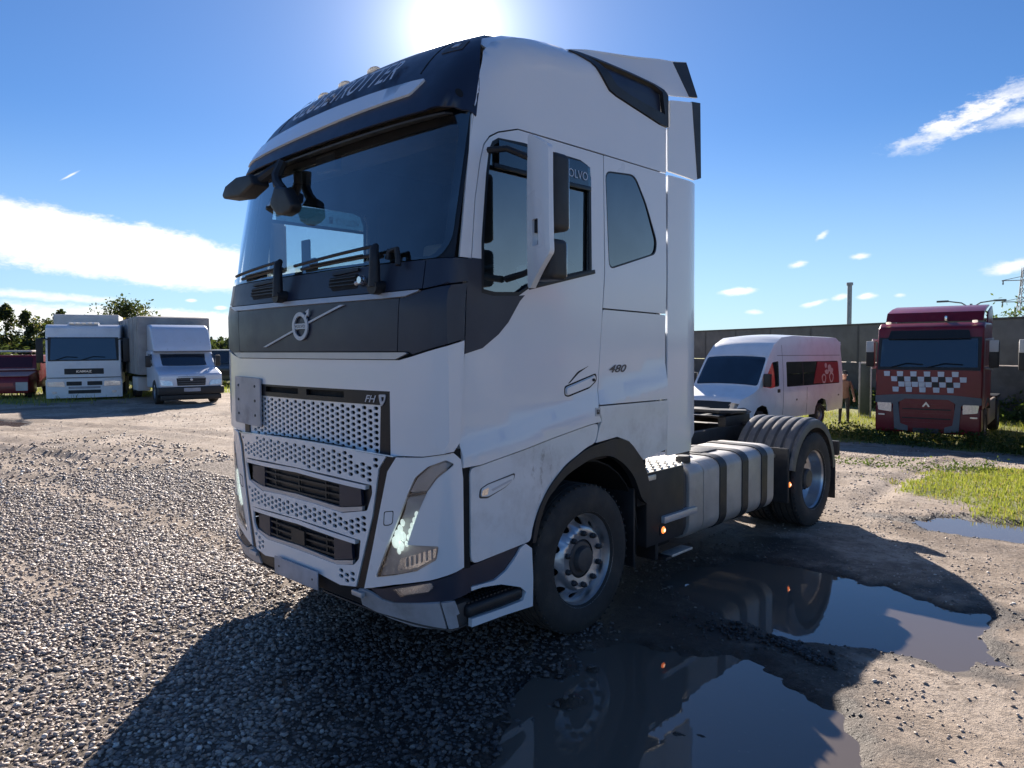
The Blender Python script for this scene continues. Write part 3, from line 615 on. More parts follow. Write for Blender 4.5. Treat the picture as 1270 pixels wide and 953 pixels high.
for sx in (-1, 1):
    patch('roof_seam', M_SEAM, hdp, [(sx*.80, .375), (sx*.81, .375), (sx*.80, .70), (sx*.79, .70)], fHead(.002), [], .05, .002)
patch('roof_badge', M_HUB, hdp, rnd([(.86, .475), (1.02, .475), (1.00, .56), (.86, .56)], .01), fHead(.004), [], .05, .004)
patch('roof_badge_mark', M_GTRIM, hdp, [(.915, .505), (.965, .505), (.96, .535), (.915, .535)], fHead(.007), [], .05, .003)
patch('visor_socket', M_SEAM, hdp, [(1.16+.022*math.cos(a), .285+.012*math.sin(a)) for a in np.linspace(0, 6.28, 13)[:-1]], fHead(.002), [], .05, .003)
patch('visor_underside', M_BLK, T, [(-1.13, 0), (1.13, 0), (1.13, 1), (-1.13, 1)], lambda x, u: (x, (planH(x)+.215)*(1-u)+(planC(x)+.285)*u, 3.106+.01*u), [], .1, .01)
for sx in (-.62, -.34, .01):
    X, Y, Z = fHead(.0)(np.array([sx]), np.array([.66])); 
    lp = MB().lathe([(.001, .020), (.026, .017), (.040, .002), (.042, -.03)], (0, 0, 0), 'z', 14)
    lp.V = [(x*1.5+X[0], y+Y[0], z+Z[0]+.004) for x, y, z in lp.V]; lp.build('roof_marker_lamp', M_CLAM, T)
# ---- roof and spoiler tops, cab back
patch('roof_skin', M_WHITE, T, [(-1.16, .62), (1.16, .62), (1.16, 1.2), (1.12, 2.3), (-1.12, 2.3), (-1.16, 1.2)], lambda x, y: (x, y, zdome(x, y)-.008), [], .12, .012, ctr=(0, 1.3, 1))
def fsptop(x, y):
    w = np.interp(y, [1.2, 1.6, 2.1, 2.33, 2.8], [1.02, 1.06, 1.12, 1.165, 1.17]); zt = np.interp(y, [1.2, 1.282, 1.467, 1.613, 1.926, 2.27, 2.503, 2.70], [3.70, 3.735, 3.79, 3.825, 3.871, 3.923, 3.962, 4.01])
    return x*w, y, zt+.02*(1-x**2)
patch('roof_spoiler_top', M_WHITE, T, [(-1, 1.2), (1, 1.2), (1, 2.70), (-1, 2.70)], fsptop, [], .12, .012, ctr=(0, 2, 1))
box('cab_back_wall', M_WHITE, T, (-1.19, 1.19), (2.30, 2.33), (1.08, 3.70), .01)
box('cab_floor', M_CHAS, T, (-1.17, 1.17), (.32, 2.30), (1.10, 1.16), .01)
# inner faces so light does not leak through the panel gaps
for sg in (1, -1):
    patch('inner_side_lining', M_INT, T, [(.36, 1.2), (2.3, 1.2), (2.3, 3.55), (1.5, 3.5), (.8, 3.45), (.46, 3.05), (.38, 2.4)], fSp(1.165, sg), [shr(DWIN, (.95, 2.6), .97)], .3, .012)
    box('pillar_lining', M_INT, T, (sg*1.12-.03, sg*1.12+.03), (.36, .42), (2.3, 3.1), .02, rot=Matrix.Rotation(-.19, 3, 'X'))
patch('firewall', M_INT, T, [(-1.3, 1.25), (1.3, 1.25), (1.3, 2.30), (-1.3, 2.30)], fCo(-.10), [], .15, .01)
box('headlining', M_INTL, T, (-1.15, 1.15), (.62, 2.29), (3.38, 3.42), .01)
# ------------------------------------------------------------------ wheels of the tractor
WR = .484
def tyre_mb(xo, w, sg, r=WR, rin=.295, grooves=True):
    """tyre cross-section; xo = outer face x, w = width, sg = +1 outer face towards +x"""
    P = [(rin, .02), (rin+.012, .004), (rin+.05, -.006), (rin+.11, -.012), (r-.055, -.004), (r-.035, .004), (r-.014, .014), (r-.003, .03)]
    pr = []
    ww = w/2
    if grooves:
        for k in (-.62, -.22, .22, .62):
            c = ww+k*ww; pr += [(r, c-.008), (r-.012, c-.006), (r-.012, c+.006), (r, c+.008)]
    prof = P+pr+[(a, w-b) for a, b in P[::-1]]
    m = MB(); m.lathe([(a, xo-sg*b) for a, b in prof], (0, 0, 0), 'x', 56)
    # shallow tread cuts round the shoulder
    for k in range(56):
        t = 2*math.pi*(k+.5)/56
        for cx0 in (.012, w-.03):
            x0 = xo-sg*cx0; x1 = xo-sg*(cx0+.018); c, s = math.cos(t), math.sin(t); rr = r+.001; tw = .006
            V = [(x, (rr-d)*c-s*q, (rr-d)*s+c*q) for x in (x0, x1) for d in (0, .01) for q in (-tw, tw)]
            m.add(V, [(0, 1, 3, 2), (4, 6, 7, 5), (0, 4, 5, 1), (2, 3, 7, 6), (0, 2, 6, 4), (1, 5, 7, 3)])
    return m
def polarpatch(name, mt, par, prof, r0, r1, holes, xs, sg, n=48):
    """a dished disc with real holes; prof gives x from radius"""
    out = [(r1*math.cos(t), r1*math.sin(t)) for t in np.linspace(0, 2*math.pi, n+1)[:-1]]
    inn = [(r0*math.cos(t), r0*math.sin(t)) for t in np.linspace(0, 2*math.pi, n+1)[:-1]]
    f = lambda y, z: (sg*np.interp(np.hypot(y, z), *prof)+0*y, y, z)
    return patch(name, mt, par, out, f, [inn]+holes, .028, .008, ctr=(-sg*50, 0, 0), ang=50)
def front_wheel(sg):
    xo = 1.232
    w = empty_part('front_wheel', T, (0, 1.365, WR))
    tyre_mb(sg*xo, .31, sg).build('tyre', M_RUB, w)
    rm = MB().lathe([(.285, sg*(xo-.06)), (.296, sg*(xo-.022)), (.306, sg*(xo-.006)), (.310, sg*(xo-.003)), (.308, sg*(xo-.012)), (.298, sg*(xo-.03)), (.288, sg*(xo-.08)), (.283, sg*(xo-.16))], (0, 0, 0), 'x', 56).build('rim', M_RIM, w)
    hs = []
    for k in range(10):
        a = 2*math.pi*k/10+.2; c = (.243*math.cos(a), .243*math.sin(a))
        hs.append([(c[0]+.024*math.cos(t)*math.cos(a)-.033*math.sin(t)*math.sin(a), c[1]+.024*math.cos(t)*math.sin(a)+.033*math.sin(t)*math.cos(a)) for t in np.linspace(0, 2*math.pi, 15)[:-1]])
    prof = ([.12, .15, .186, .200, .212, .235, .262, .286], [xo-.035, xo-.03, xo-.022, xo-.020, xo-.035, xo-.078, xo-.098, xo-.100])
    polarpatch('wheel_disc', M_RIM, w, prof, .125, .287, hs, xo, sg)
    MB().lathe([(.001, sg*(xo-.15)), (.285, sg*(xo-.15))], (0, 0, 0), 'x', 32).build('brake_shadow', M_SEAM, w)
    MB().lathe([(.001, sg*(xo+.012)), (.055, sg*(xo+.010)), (.075, sg*(xo+.004)), (.082, sg*(xo-.012)), (.085, sg*(xo-.03)), (.110, sg*(xo-.034)), (.118, sg*(xo-.045)), (.128, sg*(xo-.05))], (0, 0, 0), 'x', 36).build('hub_cap', M_HUB, w)
    for k in range(10):
        a = 2*math.pi*(k+.5)/10; c = (0, .1675*math.cos(a), .1675*math.sin(a))
        MB().lathe([(.001, sg*(xo+.012)), (.011, sg*(xo+.010)), (.013, sg*(xo+.002)), (.018, sg*(xo-.002)), (.019, sg*(xo-.03))], c, 'x', 6).build('wheel_nut', M_NUT, w, smooth=False)
    return w
def empty_part(name, par, loc):
    o = bpy.data.objects.new(name, None); COL.objects.link(o); o.empty_display_size = .2; o.location = loc; o.parent = par; return o
def rear_wheel(sg):
    xo = 1.236; w = empty_part('rear_wheel', T, (0, 5.165, WR))
    tyre_mb(sg*xo, .29, sg).build('tyre', M_RUB, w); tyre_mb(sg*(xo-.32), .29, sg).build('inner_tyre', M_RUB, w)
    MB().lathe([(.285, sg*(xo-.04)), (.306, sg*(xo-.006)), (.310, sg*(xo-.003)), (.300, sg*(xo-.02)), (.290, sg*(xo-.06)), (.280, sg*(xo-.12)), (.262, sg*(xo-.16))], (0, 0, 0), 'x', 48).build('rim', M_RIM, w)
    hs = []
    for k in range(10):
        a = 2*math.pi*k/10; c = (.225*math.cos(a), .225*math.sin(a))
        hs.append([(c[0]+.018*math.cos(t)*math.cos(a)-.024*math.sin(t)*math.sin(a), c[1]+.018*math.cos(t)*math.sin(a)+.024*math.sin(t)*math.cos(a)) for t in np.linspace(0, 2*math.pi, 13)[:-1]])
    polarpatch('wheel_disc', M_RIM, w, ([.10, .19, .21, .25, .275], [xo-.20, xo-.20, xo-.19, xo-.155, xo-.14]), .11, .270, hs, xo, sg)
    MB().lathe([(.001, sg*(xo-.05)), (.085, sg*(xo-.055)), (.10, sg*(xo-.07)), (.112, sg*(xo-.20))], (0, 0, 0), 'x', 32).build('hub_cap', M_HUB, w)
    for k in range(10):
        a = 2*math.pi*(k+.5)/10
        MB().lathe([(.001, sg*(xo-.155)), (.014, sg*(xo-.16)), (.017, sg*(xo-.20))], (0, .1675*math.cos(a), .1675*math.sin(a)), 'x', 6).build('wheel_nut', M_NUT, w, smooth=False)
for sg in (1, -1): front_wheel(sg); rear_wheel(sg)

# ------------------------------------------------------------------ underbody, chassis
for sg in (1, -1):
    box('frame_rail', M_CHAS, T, (sg*.42-.04, sg*.42+.04), (.55, 6.05), (.72, 1.0), .01)
    box('front_mudguard_flap', M_BLK, T, (min(sg*.86, sg*1.22), max(sg*.86, sg*1.22)), (1.93, 1.955), (.30, .86), .008)
    patch('step_surround', M_WHITE, T, [(.353, .333), (.60, .330), (.848, .318), (.853, .485), (.843, .668), (.79, .705), (.745, .690), (.70, .64), (.62, .580), (.53, .548), (.353, .555), (.353, .535), (.43, .535), (.58, .515), (.74, .46), (.79, .42), (.765, .374), (.60, .372), (.353, .378)], fSp(1.240, sg), [], .08, .03)
    patch('sill_dark_panel', M_NAVY, T, [(.350, .668), (.831, .706), (.80, .71), (.70, .645), (.62, .585), (.53, .553), (.350, .560)], fSp(1.228, sg), [], .08, .02)
    st = box('entry_step', M_BLK, T, (min(sg*.90, sg*1.236), max(sg*.90, sg*1.236)), (.33, .775), (.380, .452), .03, seg=3)
    m = MB()
    for k in range(7):
        for j in range(14): m.box((sg*(.97+k*.038)-.006, sg*(.97+k*.038)+.006), (.355+j*.029, .371+j*.029), (.450, .462))
    tag(m.build('step_teeth', M_BLK, st, 0, smooth=False), kind='stuff')
    box('step_back', M_SEAM, T, (min(sg*.86, sg*.90), max(sg*.86, sg*.90)), (.34, .84), (.34, .74), .01)
    box('upper_step', M_BLK, T, (min(sg*.95, sg*1.20), max(sg*.95, sg*1.20)), (.36, .80), (.69, .72), .01)
    box('lip_inner_bracket', M_HUB, T, (min(sg*1.0, sg*1.2), max(sg*1.0, sg*1.2)), (.25, .40), (.33, .47), .03)
box('engine_block', M_SEAM, T, (-.56, .56), (.30, 2.6), (.42, 1.09), .05)
box('radiator_core', M_SEAM, T, (-.80, .80), (.18, .30), (.42, 1.22), .02)
box('front_crossmember', M_CHAS, T, (-1.05, 1.05), (.20, .32), (.42, .60), .02)
tubeo('front_axle', M_CHAS, T, [(-1.0, 1.365, .47), (-.6, 1.365, .36), (.6, 1.365, .36), (1.0, 1.365, .47)], .06)
tubeo('rear_axle', M_CHAS, T, [(-1.0, 5.165, .48), (-.3, 5.165, .48), (0, 5.165, .48), (.3, 5.165, .48), (1.0, 5.165, .48)], [.08, .09, .22, .09, .08], 14)
for yy in (2.45, 3.4, 4.35, 5.4, 5.98): box('crossmember', M_CHAS, T, (-.40, .40), (yy-.06, yy+.06), (.74, .96), .01)
for sg in (1, -1):
    for dy in (-.36, .36): MB().lathe([(.001, .40), (.12, .40), (.14, .45), (.14, .66), (.11, .72), (.001, .72)], (sg*.44, 5.165+dy, 0), 'z', 18).build('air_bellow', M_BLK, T)
# fifth wheel on its bracket, slightly tipped
R5 = Matrix.Rotation(R(-4), 3, 'X')
f5 = MB().prism([(-.46, 4.62), (.46, 4.62), (.50, 4.80), (.48, 5.20), (.30, 5.56), (.16, 5.58), (.06, 5.10), (-.06, 5.10), (-.16, 5.58), (-.30, 5.56), (-.48, 5.20), (-.50, 4.80)], 'z', 1.10, 1.135)
f5.V = [tuple(R5 @ (Vector(v)-Vector((0, 5.1, 1.1)))+Vector((0, 5.1, 1.12))) for v in f5.V]
f5 = f5.build('fifth_wheel_plate', M_CHAS, T, .01)
for sg in (1, -1): box('fifth_wheel_bracket', M_CHAS, T, (sg*.40-.05, sg*.40+.05), (4.78, 5.35), (.98, 1.11), .02)
box('fifth_wheel_ramp', M_HUB, T, (-.44, .44), (5.6, 5.95), (.98, 1.0), .01, rot=Matrix.Rotation(R(-8), 3, 'X'))
box('catwalk', M_ALUT, T, (-.40, .40), (2.50, 4.2), (1.005, 1.03), .004)
box('gearbox', M_SEAM, T, (-.32, .32), (2.1, 3.0), (.45, .95), .06)
MB().lathe([(.001, -.55), (.13, -.54), (.15, -.48), (.15, .48), (.13, .54), (.001, .55)], (-.25, 4.35, .86), 'x', 20).build('air_tank', M_CHAS, T)
box('air_suspension_unit', M_BLK, T, (-.28, .14), (4.30, 4.62), (1.03, 1.20), .04)
box('chassis_cover', M_BLK, T, (.05, .42), (2.9, 3.6), (1.03, 1.17), .05)
tubeo('air_hose', M_BLK, T, [(-.25, 2.36, 1.9), (-.2, 2.7, 1.55), (-.12, 2.9, 1.25), (0, 2.8, 1.1)], .016)
tubeo('air_hose', M_BLK, T, [(-.15, 2.36, 1.9), (-.08, 2.75, 1.6), (0, 2.95, 1.3), (.05, 2.8, 1.1)], .016)
box('rear_light_bar', M_CHAS, T, (-1.15, 1.15), (6.05, 6.12), (.62, .78), .01)
# ---- tank side: battery step, fuel tank with straps
bt = empty_part('battery_box', T, (0, 0, 0))
box('box_side', M_BLK, bt, (.62, 1.214), (2.105, 2.62), (.40, .940), .012)
tp = patch('tread_plate', M_ALUT, bt, [(.66, 2.10), (1.215, 2.10), (1.215, 2.62), (.66, 2.62)], lambda x, y: (x, y, .948+0*x), [[(.72+i*.075+.025*math.cos(t), 2.17+j*.095+.03*math.sin(t)) for t in np.linspace(0, 6.283, 9)[:-1]] for i in range(7) for j in range(5)], .2, .006, ctr=(1, 2.3, 0))
m = MB()
for i in range(8):
    for j in range(6): m.lathe([(.001, .966), (.008, .964), (.013, .950)], (.683+i*.075, 2.125+j*.095, 0), 'z', 6)
tag(m.build('tread_studs', M_ALUT, bt), kind='stuff')
box('box_lip', M_ALUT, bt, (1.13, 1.222), (2.11, 2.22), (.885, .925), .008)
box('upper_foot_step', M_GTRIM, T, (1.10, 1.245), (2.30, 2.78), (.545, .60), .012)
box('step_side_bracket', M_BLK, T, (1.02, 1.19), (2.26, 2.30), (.27, .62), .01)
box('lower_foot_step', M_ALUT, T, (1.12, 1.225), (2.44, 2.74), (.262, .282), .006)
box('step_riser', M_SEAM, T, (.90, .98), (2.26, 2.80), (.26, .60), .01)
box('step_bar', M_BLK, T, (1.10, 1.22), (2.36, 2.44), (.25, .275), .006)
def marker(y, z, x=1.222):
    a = box('side_marker_housing', M_BLK, T, (x-.03, x), (y-.04, y+.04), (z-.035, z+.035), .008)
    MB().lathe([(.001, x+.012), (.018, x+.010), (.028, x-.002)], (0, y, z), 'x', 14).build('marker_lens', M_AMB, a)
    MB().lathe([(.001, x+.0155), (.012, x+.013)], (0, y, z), 'x', 12).build('marker_bulb', M_AMBW, a)
marker(2.315, .495); marker(4.63, .50, 1.20)
def tankprof(x0=.58, x1=1.215, z0=.335, z1=.935, r=.13, o=0.):
    pts = []
    for cx, cz, a in ((x1-r, z1-r*.7, 0), (x0+r, z1-r*.7, 90), (x0+r, z0+r, 180), (x1-r, z0+r, 270)):
        rz_ = r*.7 if a in (0, 90) else r
        for k in range(7):
            t = R(a+k*15); pts.append((cx+(r+o)*math.cos(t), cz+(rz_+o)*math.sin(t)))
    return pts
tk = MB().prism(tankprof(), 'y', 2.93, 4.24).build('fuel_tank', M_ALU, T, .012)
ep = MB().prism(tankprof(o=.003), 'y', 2.70, 2.925).build('tank_end_shield', M_ALU, tk, .02)
MB().prism(tankprof(x0=.7, x1=1.205, o=-.01), 'y', 2.64, 2.70).build('tank_front_flange', M_HUB, T, .02)
for a, b in ((3.185, 3.30), (3.585, 3.70), (3.965, 4.08)):
    m = MB(); o1 = tankprof(o=.008); o0 = tankprof(o=-.004); n = len(o1)
    V = [(p[0], y, p[1]) for y in (a, b) for p in o1]+[(p[0], y, p[1]) for y in (a, b) for p in o0]
    F = []
    for i in range(n):
        j = (i+1) % n
        if o1[i][0] < .70 and o1[j][0] < .70: continue
        F += [(i, j, n+j, n+i), (2*n+i, 3*n+i, 3*n+j, 2*n+j), (i, 2*n+i, 2*n+j, j), (n+i, n+j, 3*n+j, 3*n+i)]
    m.add(V, F).build('tank_strap', M_BLK if True else M_HUB, tk)
for y0, x0 in ((2.80, 1.10), (3.10, .92)):
    MB().lathe([(.001, .985), (.05, .985), (.058, .978), (.060, .935)], (x0, y0, 0), 'z', 18).build('filler_cap', M_BLK, tk)
box('tank_step_pad', M_BLK, tk, (.78, 1.0), (3.25, 3.55), (.937, .95), .004)
box('tank_mount', M_HUB, T, (1.10, 1.19), (4.24, 4.33), (.80, .835), .01)
# ---- ribbed rear mudguards
def mudguard(sg):
    xa, xb = .60, 1.238; n = 26; a0, a1 = R(-20), R(205); rr = .585
    prof = []; k = 0; xs = np.linspace(xa, xb, 15)
    pr = [(rr-.03, xa)]
    for i in range(6):
        x0 = xa+.015+i*(xb-xa-.05)/6; w = (xb-xa-.05)/6
        pr += [(rr, x0), (rr+.022, x0+w*.18), (rr+.026, x0+w*.5), (rr+.022, x0+w*.78), (rr, x0+w*.9)]
    pr += [(rr+.012, xb-.03), (rr+.004, xb-.008), (rr-.02, xb), (rr-.075, xb), (rr-.075, xb-.008), (rr-.014, xb-.01)]
    pr += [(rr-.012, xa+.02)]
    m = MB(); m.lathe([(r, sg*x) for r, x in pr], (0, 5.165, WR+.02), 'x', 30, R(4), R(166), closed=True)
    mg = m.build('rear_mudguard', M_FEND, T, ang=30)
    box('mudguard_apron', M_BLK, T, (min(sg*.62, sg*1.21), max(sg*.62, sg*1.21)), (4.57, 4.61), (.32, .86), .02)
    box('mud_flap', M_BLK, T, (min(sg*.64, sg*1.235), max(sg*.64, sg*1.235)), (5.735, 5.755), (.20, .62), .006)
    tubeo('mudguard_bracket', M_CHAS, T, [(sg*.42, 5.165, 1.0), (sg*.8, 5.165, 1.02), (sg*.9, 5.165, 1.05)], .02)
for sg in (1, -1): mudguard(sg)
for sg in (1, -1):
    for z0, z1 in ((1.10, 1.95), (2.12, 2.62), (2.70, 2.98)): box('gap_light_block', M_SEAM, T, (sg*1.205-.01, sg*1.205+.01), (2.325, 2.36), (z0, z1), .003)  # added strips that block light in the fairing gap, spaced to break the slit

# ------------------------------------------------------------------ mirrors, wipers
def door_mirror(sg):
    mr = empty_part('door_mirror', T, (0, 0, 0))
    pl = [(1.425, 2.985), (1.45, 2.992), (1.597, 2.905), (1.605, 2.35), (1.435, 2.172), (1.415, 2.18), (1.420, 2.6)]
    hole = rnd([(1.468, 2.535), (1.518, 2.535), (1.518, 2.395), (1.468, 2.395)], .006)
    f = lambda x, z: (sg*x, .600-.03*np.clip((1.6-np.asarray(x))/.18, 0, 1)**2*-1-.012*np.sin((np.asarray(z)-2.1)*3), np.asarray(z))
    patch('mirror_cover', M_WHITE, mr, rnd(pl, .02), f, [hole], .05, .035, ctr=(sg*1.5, 3, 2.6))
    box('cover_socket', M_BLKG, mr, (min(sg*1.465, sg*1.522), max(sg*1.465, sg*1.522)), (.62, .66), (2.465, 2.540), .004)
    for z0, z1, x1 in ((2.475, 2.885, 1.592), (2.215, 2.435, 1.575)):
        h = box('mirror_head', M_BLK, mr, (min(sg*1.40, sg*x1), max(sg*1.40, sg*x1)), (.642, .785), (z0, z1), .035, seg=3)
        box('mirror_glass', M_CHR, h, (min(sg*1.415, sg*(x1-.015)), max(sg*1.415, sg*(x1-.015))), (.783, .788), (z0+.02, z1-.02), .01)
    tubeo('mirror_arm', M_BLK, mr, [(sg*1.22, .66, 2.24), (sg*1.34, .67, 2.26), (sg*1.44, .68, 2.29)], [.02, .018, .018])
    tubeo('mirror_arm', M_BLK, mr, [(sg*1.21, .52, 2.93), (sg*1.32, .57, 2.93), (sg*1.45, .655, 2.86)], [.02, .018, .018])
for sg in (1, -1): door_mirror(sg)
# front-view mirror at the far upper corner of the windscreen and kerb mirror beside it
fm = empty_part('front_view_mirror', T, (0, 0, 0))
m = MB(); m.prism([(-1.03, 2.951), (-.976, 3.012), (-.815, 3.045), (-.600, 3.032), (-.565, 2.96), (-.763, 2.905), (-1.006, 2.924)], 'y', .07, .20); m.build('mirror_shell', M_BLK, fm, .022, 3)
m = MB(); m.prism([(-.99, 2.955), (-.95, 2.995), (-.84, 3.015), (-.78, 2.945), (-.93, 2.935)], 'y', .19, .205); m.build('mirror_face', M_CHR, fm, .004)
tubeo('mirror_stalk', M_BLK, fm, [(-.62, .14, 2.995), (-.52, .18, 3.05), (-.46, .24, 3.10)], .035)
km = empty_part('kerb_mirror', T, (0, 0, 0))
m = MB(); m.prism([(-.32, 2.915), (-.185, 2.882), (-.095, 2.76), (-.13, 2.722), (-.22, 2.71), (-.31, 2.728), (-.395, 2.80)], 'y', .09, .17); m.build('mirror_shell', M_BLK, km, .022, 3)
tubeo('mirror_stalk', M_BLK, km, [(-.27, .13, 2.88), (-.36, .14, 2.94), (-.41, .16, 3.0), (-.40, .20, 3.10)], [.032, .034, .034, .034])
# wipers
def wiper(name, s0, tipL, tipR):
    X = lambda s, z, o: tuple(float(v[0]) for v in fCo(o)(np.array([s]), np.array([z])))
    w = empty_part(name, T, (0, 0, 0))
    pv = X(s0, 2.19, .05); el_ = X(s0-.03, 2.425, .055)
    tubeo('wiper_arm', M_BLK, w, [pv, X(s0-.004, 2.32, .07), X(s0-.02, 2.40, .075), el_], [.034, .030, .026, .016], 10)
    tubeo('wiper_spindle', M_BLK, w, [X(s0, 2.19, -.02), X(s0, 2.19, .07)], .04, 12)
    mid = [X(s0-.03+(tipL-s0)*t, 2.425-(.05*t), .05+.008*math.sin(t*3)) for t in np.linspace(0, 1, 8)]
    tubeo('wiper_rod', M_BLK, w, mid, .010, 6)
    bl = MB(); L = [X(a, 2.40-.025*(a-tipR)/(tipL-tipR)-.02, .016) for a in np.linspace(tipR, tipL, 14)]
    bl.tube(L, .011, 6); bl.tube([(a, b-.012, c+.01) for a, b, c in L[2:-2]], .006, 5); bl.build('wiper_blade', M_BLK, w)
wiper('wiper', .775, -.05, .72); wiper('wiper', -.235, -.92, -.30)
tubeo('wiper_link', M_BLK, T, [tuple(float(v[0]) for v in fCo(.04)(np.array([a]), np.array([b]))) for a, b in ((.84, 2.34), (.845, 2.385), (.90, 2.39), (.925, 2.33), (.93, 2.30))], .017, 8)
cp = lambda s, z, o: tuple(float(v[0]) for v in fCo(o)(np.array([s]), np.array([z])))
for a0, a1 in ((.27, .55), (-.74, -.36)):
    gv = patch('cowl_vent', M_SEAM, cowl, rnd([(a0, 2.275), (a1, 2.285), (a1+.01, 2.20), (a0+.05, 2.195), (a0, 2.235)], .01), fCo(.003), [], .06, .012)
    for k in range(3): patch('vent_fin', M_BLK, gv, [(a0+.01, 2.222+k*.02), (a1-.01, 2.222+k*.022), (a1-.01, 2.229+k*.022), (a0+.01, 2.229+k*.02)], fCo(.012), [], .08, .01)
    patch('vent_hood', M_BLK, cowl, [(a0+.04, 2.305), (a1+.01, 2.318), (a1+.01, 2.300), (a0+.04, 2.288)], fCo(.016), [], .06, .02)
nz = empty_part('washer_nozzle', T, (0, 0, 0))
P0 = cp(.63, 2.24, .03); MB().lathe([(.001, -.02), (.02, -.02), (.028, 0), (.024, .02), (.001, .022)], P0, 'y', 12).build('nozzle_ball', M_CHR, nz)
tubeo('nozzle_base', M_GTRIM, nz, [cp(.57, 2.225, .02), cp(.62, 2.232, .03)], .014)
sb = box('sensor_box', M_BLK, T, (-.13, .09), (.285, .34), (2.99, 3.10), .012)

# ------------------------------------------------------------------ inside the cab
ci = empty_part('cab_interior', T, (0, 0, 0))
dash = MB().prism([(.42, 1.75), (.40, 2.20), (.46, 2.285), (.80, 2.27), (.92, 2.18), (.95, 1.85), (.80, 1.70)], 'x', -1.16, 1.16).build('dashboard', M_INT, ci, .03, 3)
tor = MB(); cy_, cz_ = 1.03, 2.20; th_ = R(28)
ptsw = [(.62+.22*math.cos(t), cy_+.22*math.sin(t)*math.sin(th_), cz_+.22*math.sin(t)*math.cos(th_)) for t in np.linspace(0, 2*math.pi, 29)]
tor.tube(ptsw, .016, 8, cap=False); tor.tube([(.42, cy_, cz_), (.82, cy_, cz_)], .014); tor.tube([(.62, cy_-.02, cz_), (.62, .88, 2.05)], .04); tor.build('steering_wheel', M_INT, ci)
for sx in (.62, -.62):
    s_ = MB(); s_.box((sx-.25, sx+.25), (1.12, 1.60), (1.72, 1.86)); s_.box((sx-.24, sx+.24), (1.56, 1.70), (1.80, 2.46), rot=Matrix.Rotation(R(-10), 3, 'X')); s_.box((sx-.13, sx+.13), (1.66, 1.76), (2.50, 2.72), rot=Matrix.Rotation(R(-6), 3, 'X'))
    s_.build('seat', M_SEAT, ci, .05, 3)
shelf = MB().prism([(.40, 3.13), (.44, 3.115), (.86, 3.17), (.92, 3.20), (.92, 3.37), (.50, 3.37)], 'x', -1.14, 1.14).build('overhead_shelf', M_INTB, ci, .02, 2)
box('interior_back_wall', M_INT, ci, (-1.15, 1.15), (2.26, 2.29), (1.17, 3.38), .01)
box('bunk', M_SEAT, ci, (-1.10, 1.10), (1.72, 2.25), (1.80, 1.95), .04, seg=3)
for sx in (1, -1): box('curtain', M_INT, ci, (sx*1.13-.02, sx*1.13+.02), (1.50, 1.60), (2.2, 3.1), .02)
tubeo('tablet_stalk', M_INT, ci, [(-.80, .60, 2.26), (-.81, .61, 2.42)], .014); box('tablet', M_INT, ci, (-.87, -.76), (.60, .62), (2.40, 2.67), .01); box('tablet_bracket', M_INT, ci, (-.76, -.69), (.60, .64), (2.32, 2.53), .02)

box('unseen_side_tank', M_ALU, T, (-1.21, -.58), (2.15, 4.22), (.335, .935), .08, seg=4)  # unseen far-side tank, added to block light passing under the chassis
box('sump_guard', M_SEAM, T, (-.9, .9), (.95, 1.9), (.60, .66), .01)

for sg in (1, -1): box('wheelhouse_rear_wall', M_SEAM, T, (min(sg*.60, sg*1.215), max(sg*.60, sg*1.215)), (1.985, 2.095), (.72, 1.09), .01)
# ------------------------------------------------------------------ ground
NG = np.random.default_rng(3).random((256, 256))
def vnoise(x, y):
    xi = np.floor(x).astype(int); yi = np.floor(y).astype(int); fx = x-xi; fy = y-yi; fx = fx*fx*(3-2*fx); fy = fy*fy*(3-2*fy)
    a = NG[xi % 256, yi % 256]; b = NG[(xi+1) % 256, yi % 256]; c = NG[xi % 256, (yi+1) % 256]; d = NG[(xi+1) % 256, (yi+1) % 256]
    return (a*(1-fx)+b*fx)*(1-fy)+(c*(1-fx)+d*fx)*fy
def fbm(x, y, s, o=4):
    v = 0; w = .5; 
    for i in range(o): v = v+w*(vnoise(x*s+i*17.3, y*s+i*9.1)-.5); s *= 2.03; w *= .5
    return v
def sst(a, b, x): t = np.clip((x-a)/(b-a), 0, 1); return t*t*(3-2*t)
def sdf(x, y, poly):
    d = np.full(x.shape, 1e9); n = len(poly)
    for i in range(n):
        ax, ay = poly[i]; bx, by = poly[(i+1) % n]; ex, ey = bx-ax, by-ay
        t = np.clip(((x-ax)*ex+(y-ay)*ey)/(ex*ex+ey*ey), 0, 1); d = np.minimum(d, np.hypot(x-ax-t*ex, y-ay-t*ey))
    return np.where(inpoly(x, y, poly), -d, d)
PUD = [[(1.50, 1.12), (1.75, 1.40), (2.11, 1.55), (2.60, 1.38), (2.95, 1.12), (3.1, .85), (3.05, .5), (2.7, .1), (2.2, -.1), (1.85, .2), (1.6, .7)],
       [(.95, 3.15), (1.4, 3.42), (1.94, 3.53), (2.68, 3.55), (3.05, 3.30), (3.12, 3.0), (3.18, 2.70), (3.10, 2.45), (2.85, 2.50), (2.25, 2.38), (1.6, 2.45), (1.1, 2.7)],
       [(1.75, 6.02), (2.1, 6.42), (2.9, 6.55), (4.2, 6.5), (4.6, 6.1), (3.4, 5.9), (2.6, 5.92)],
       [(-20.5, .6), (-17.9, 1.5), (-17.2, 2.2), (-17.8, 2.55), (-20, 2.0), (-22.5, 1.2)]]
WL = -.016
def slope(x, y):
    return -.80*sst(7, 20, y)*sst(-15, -8, x)
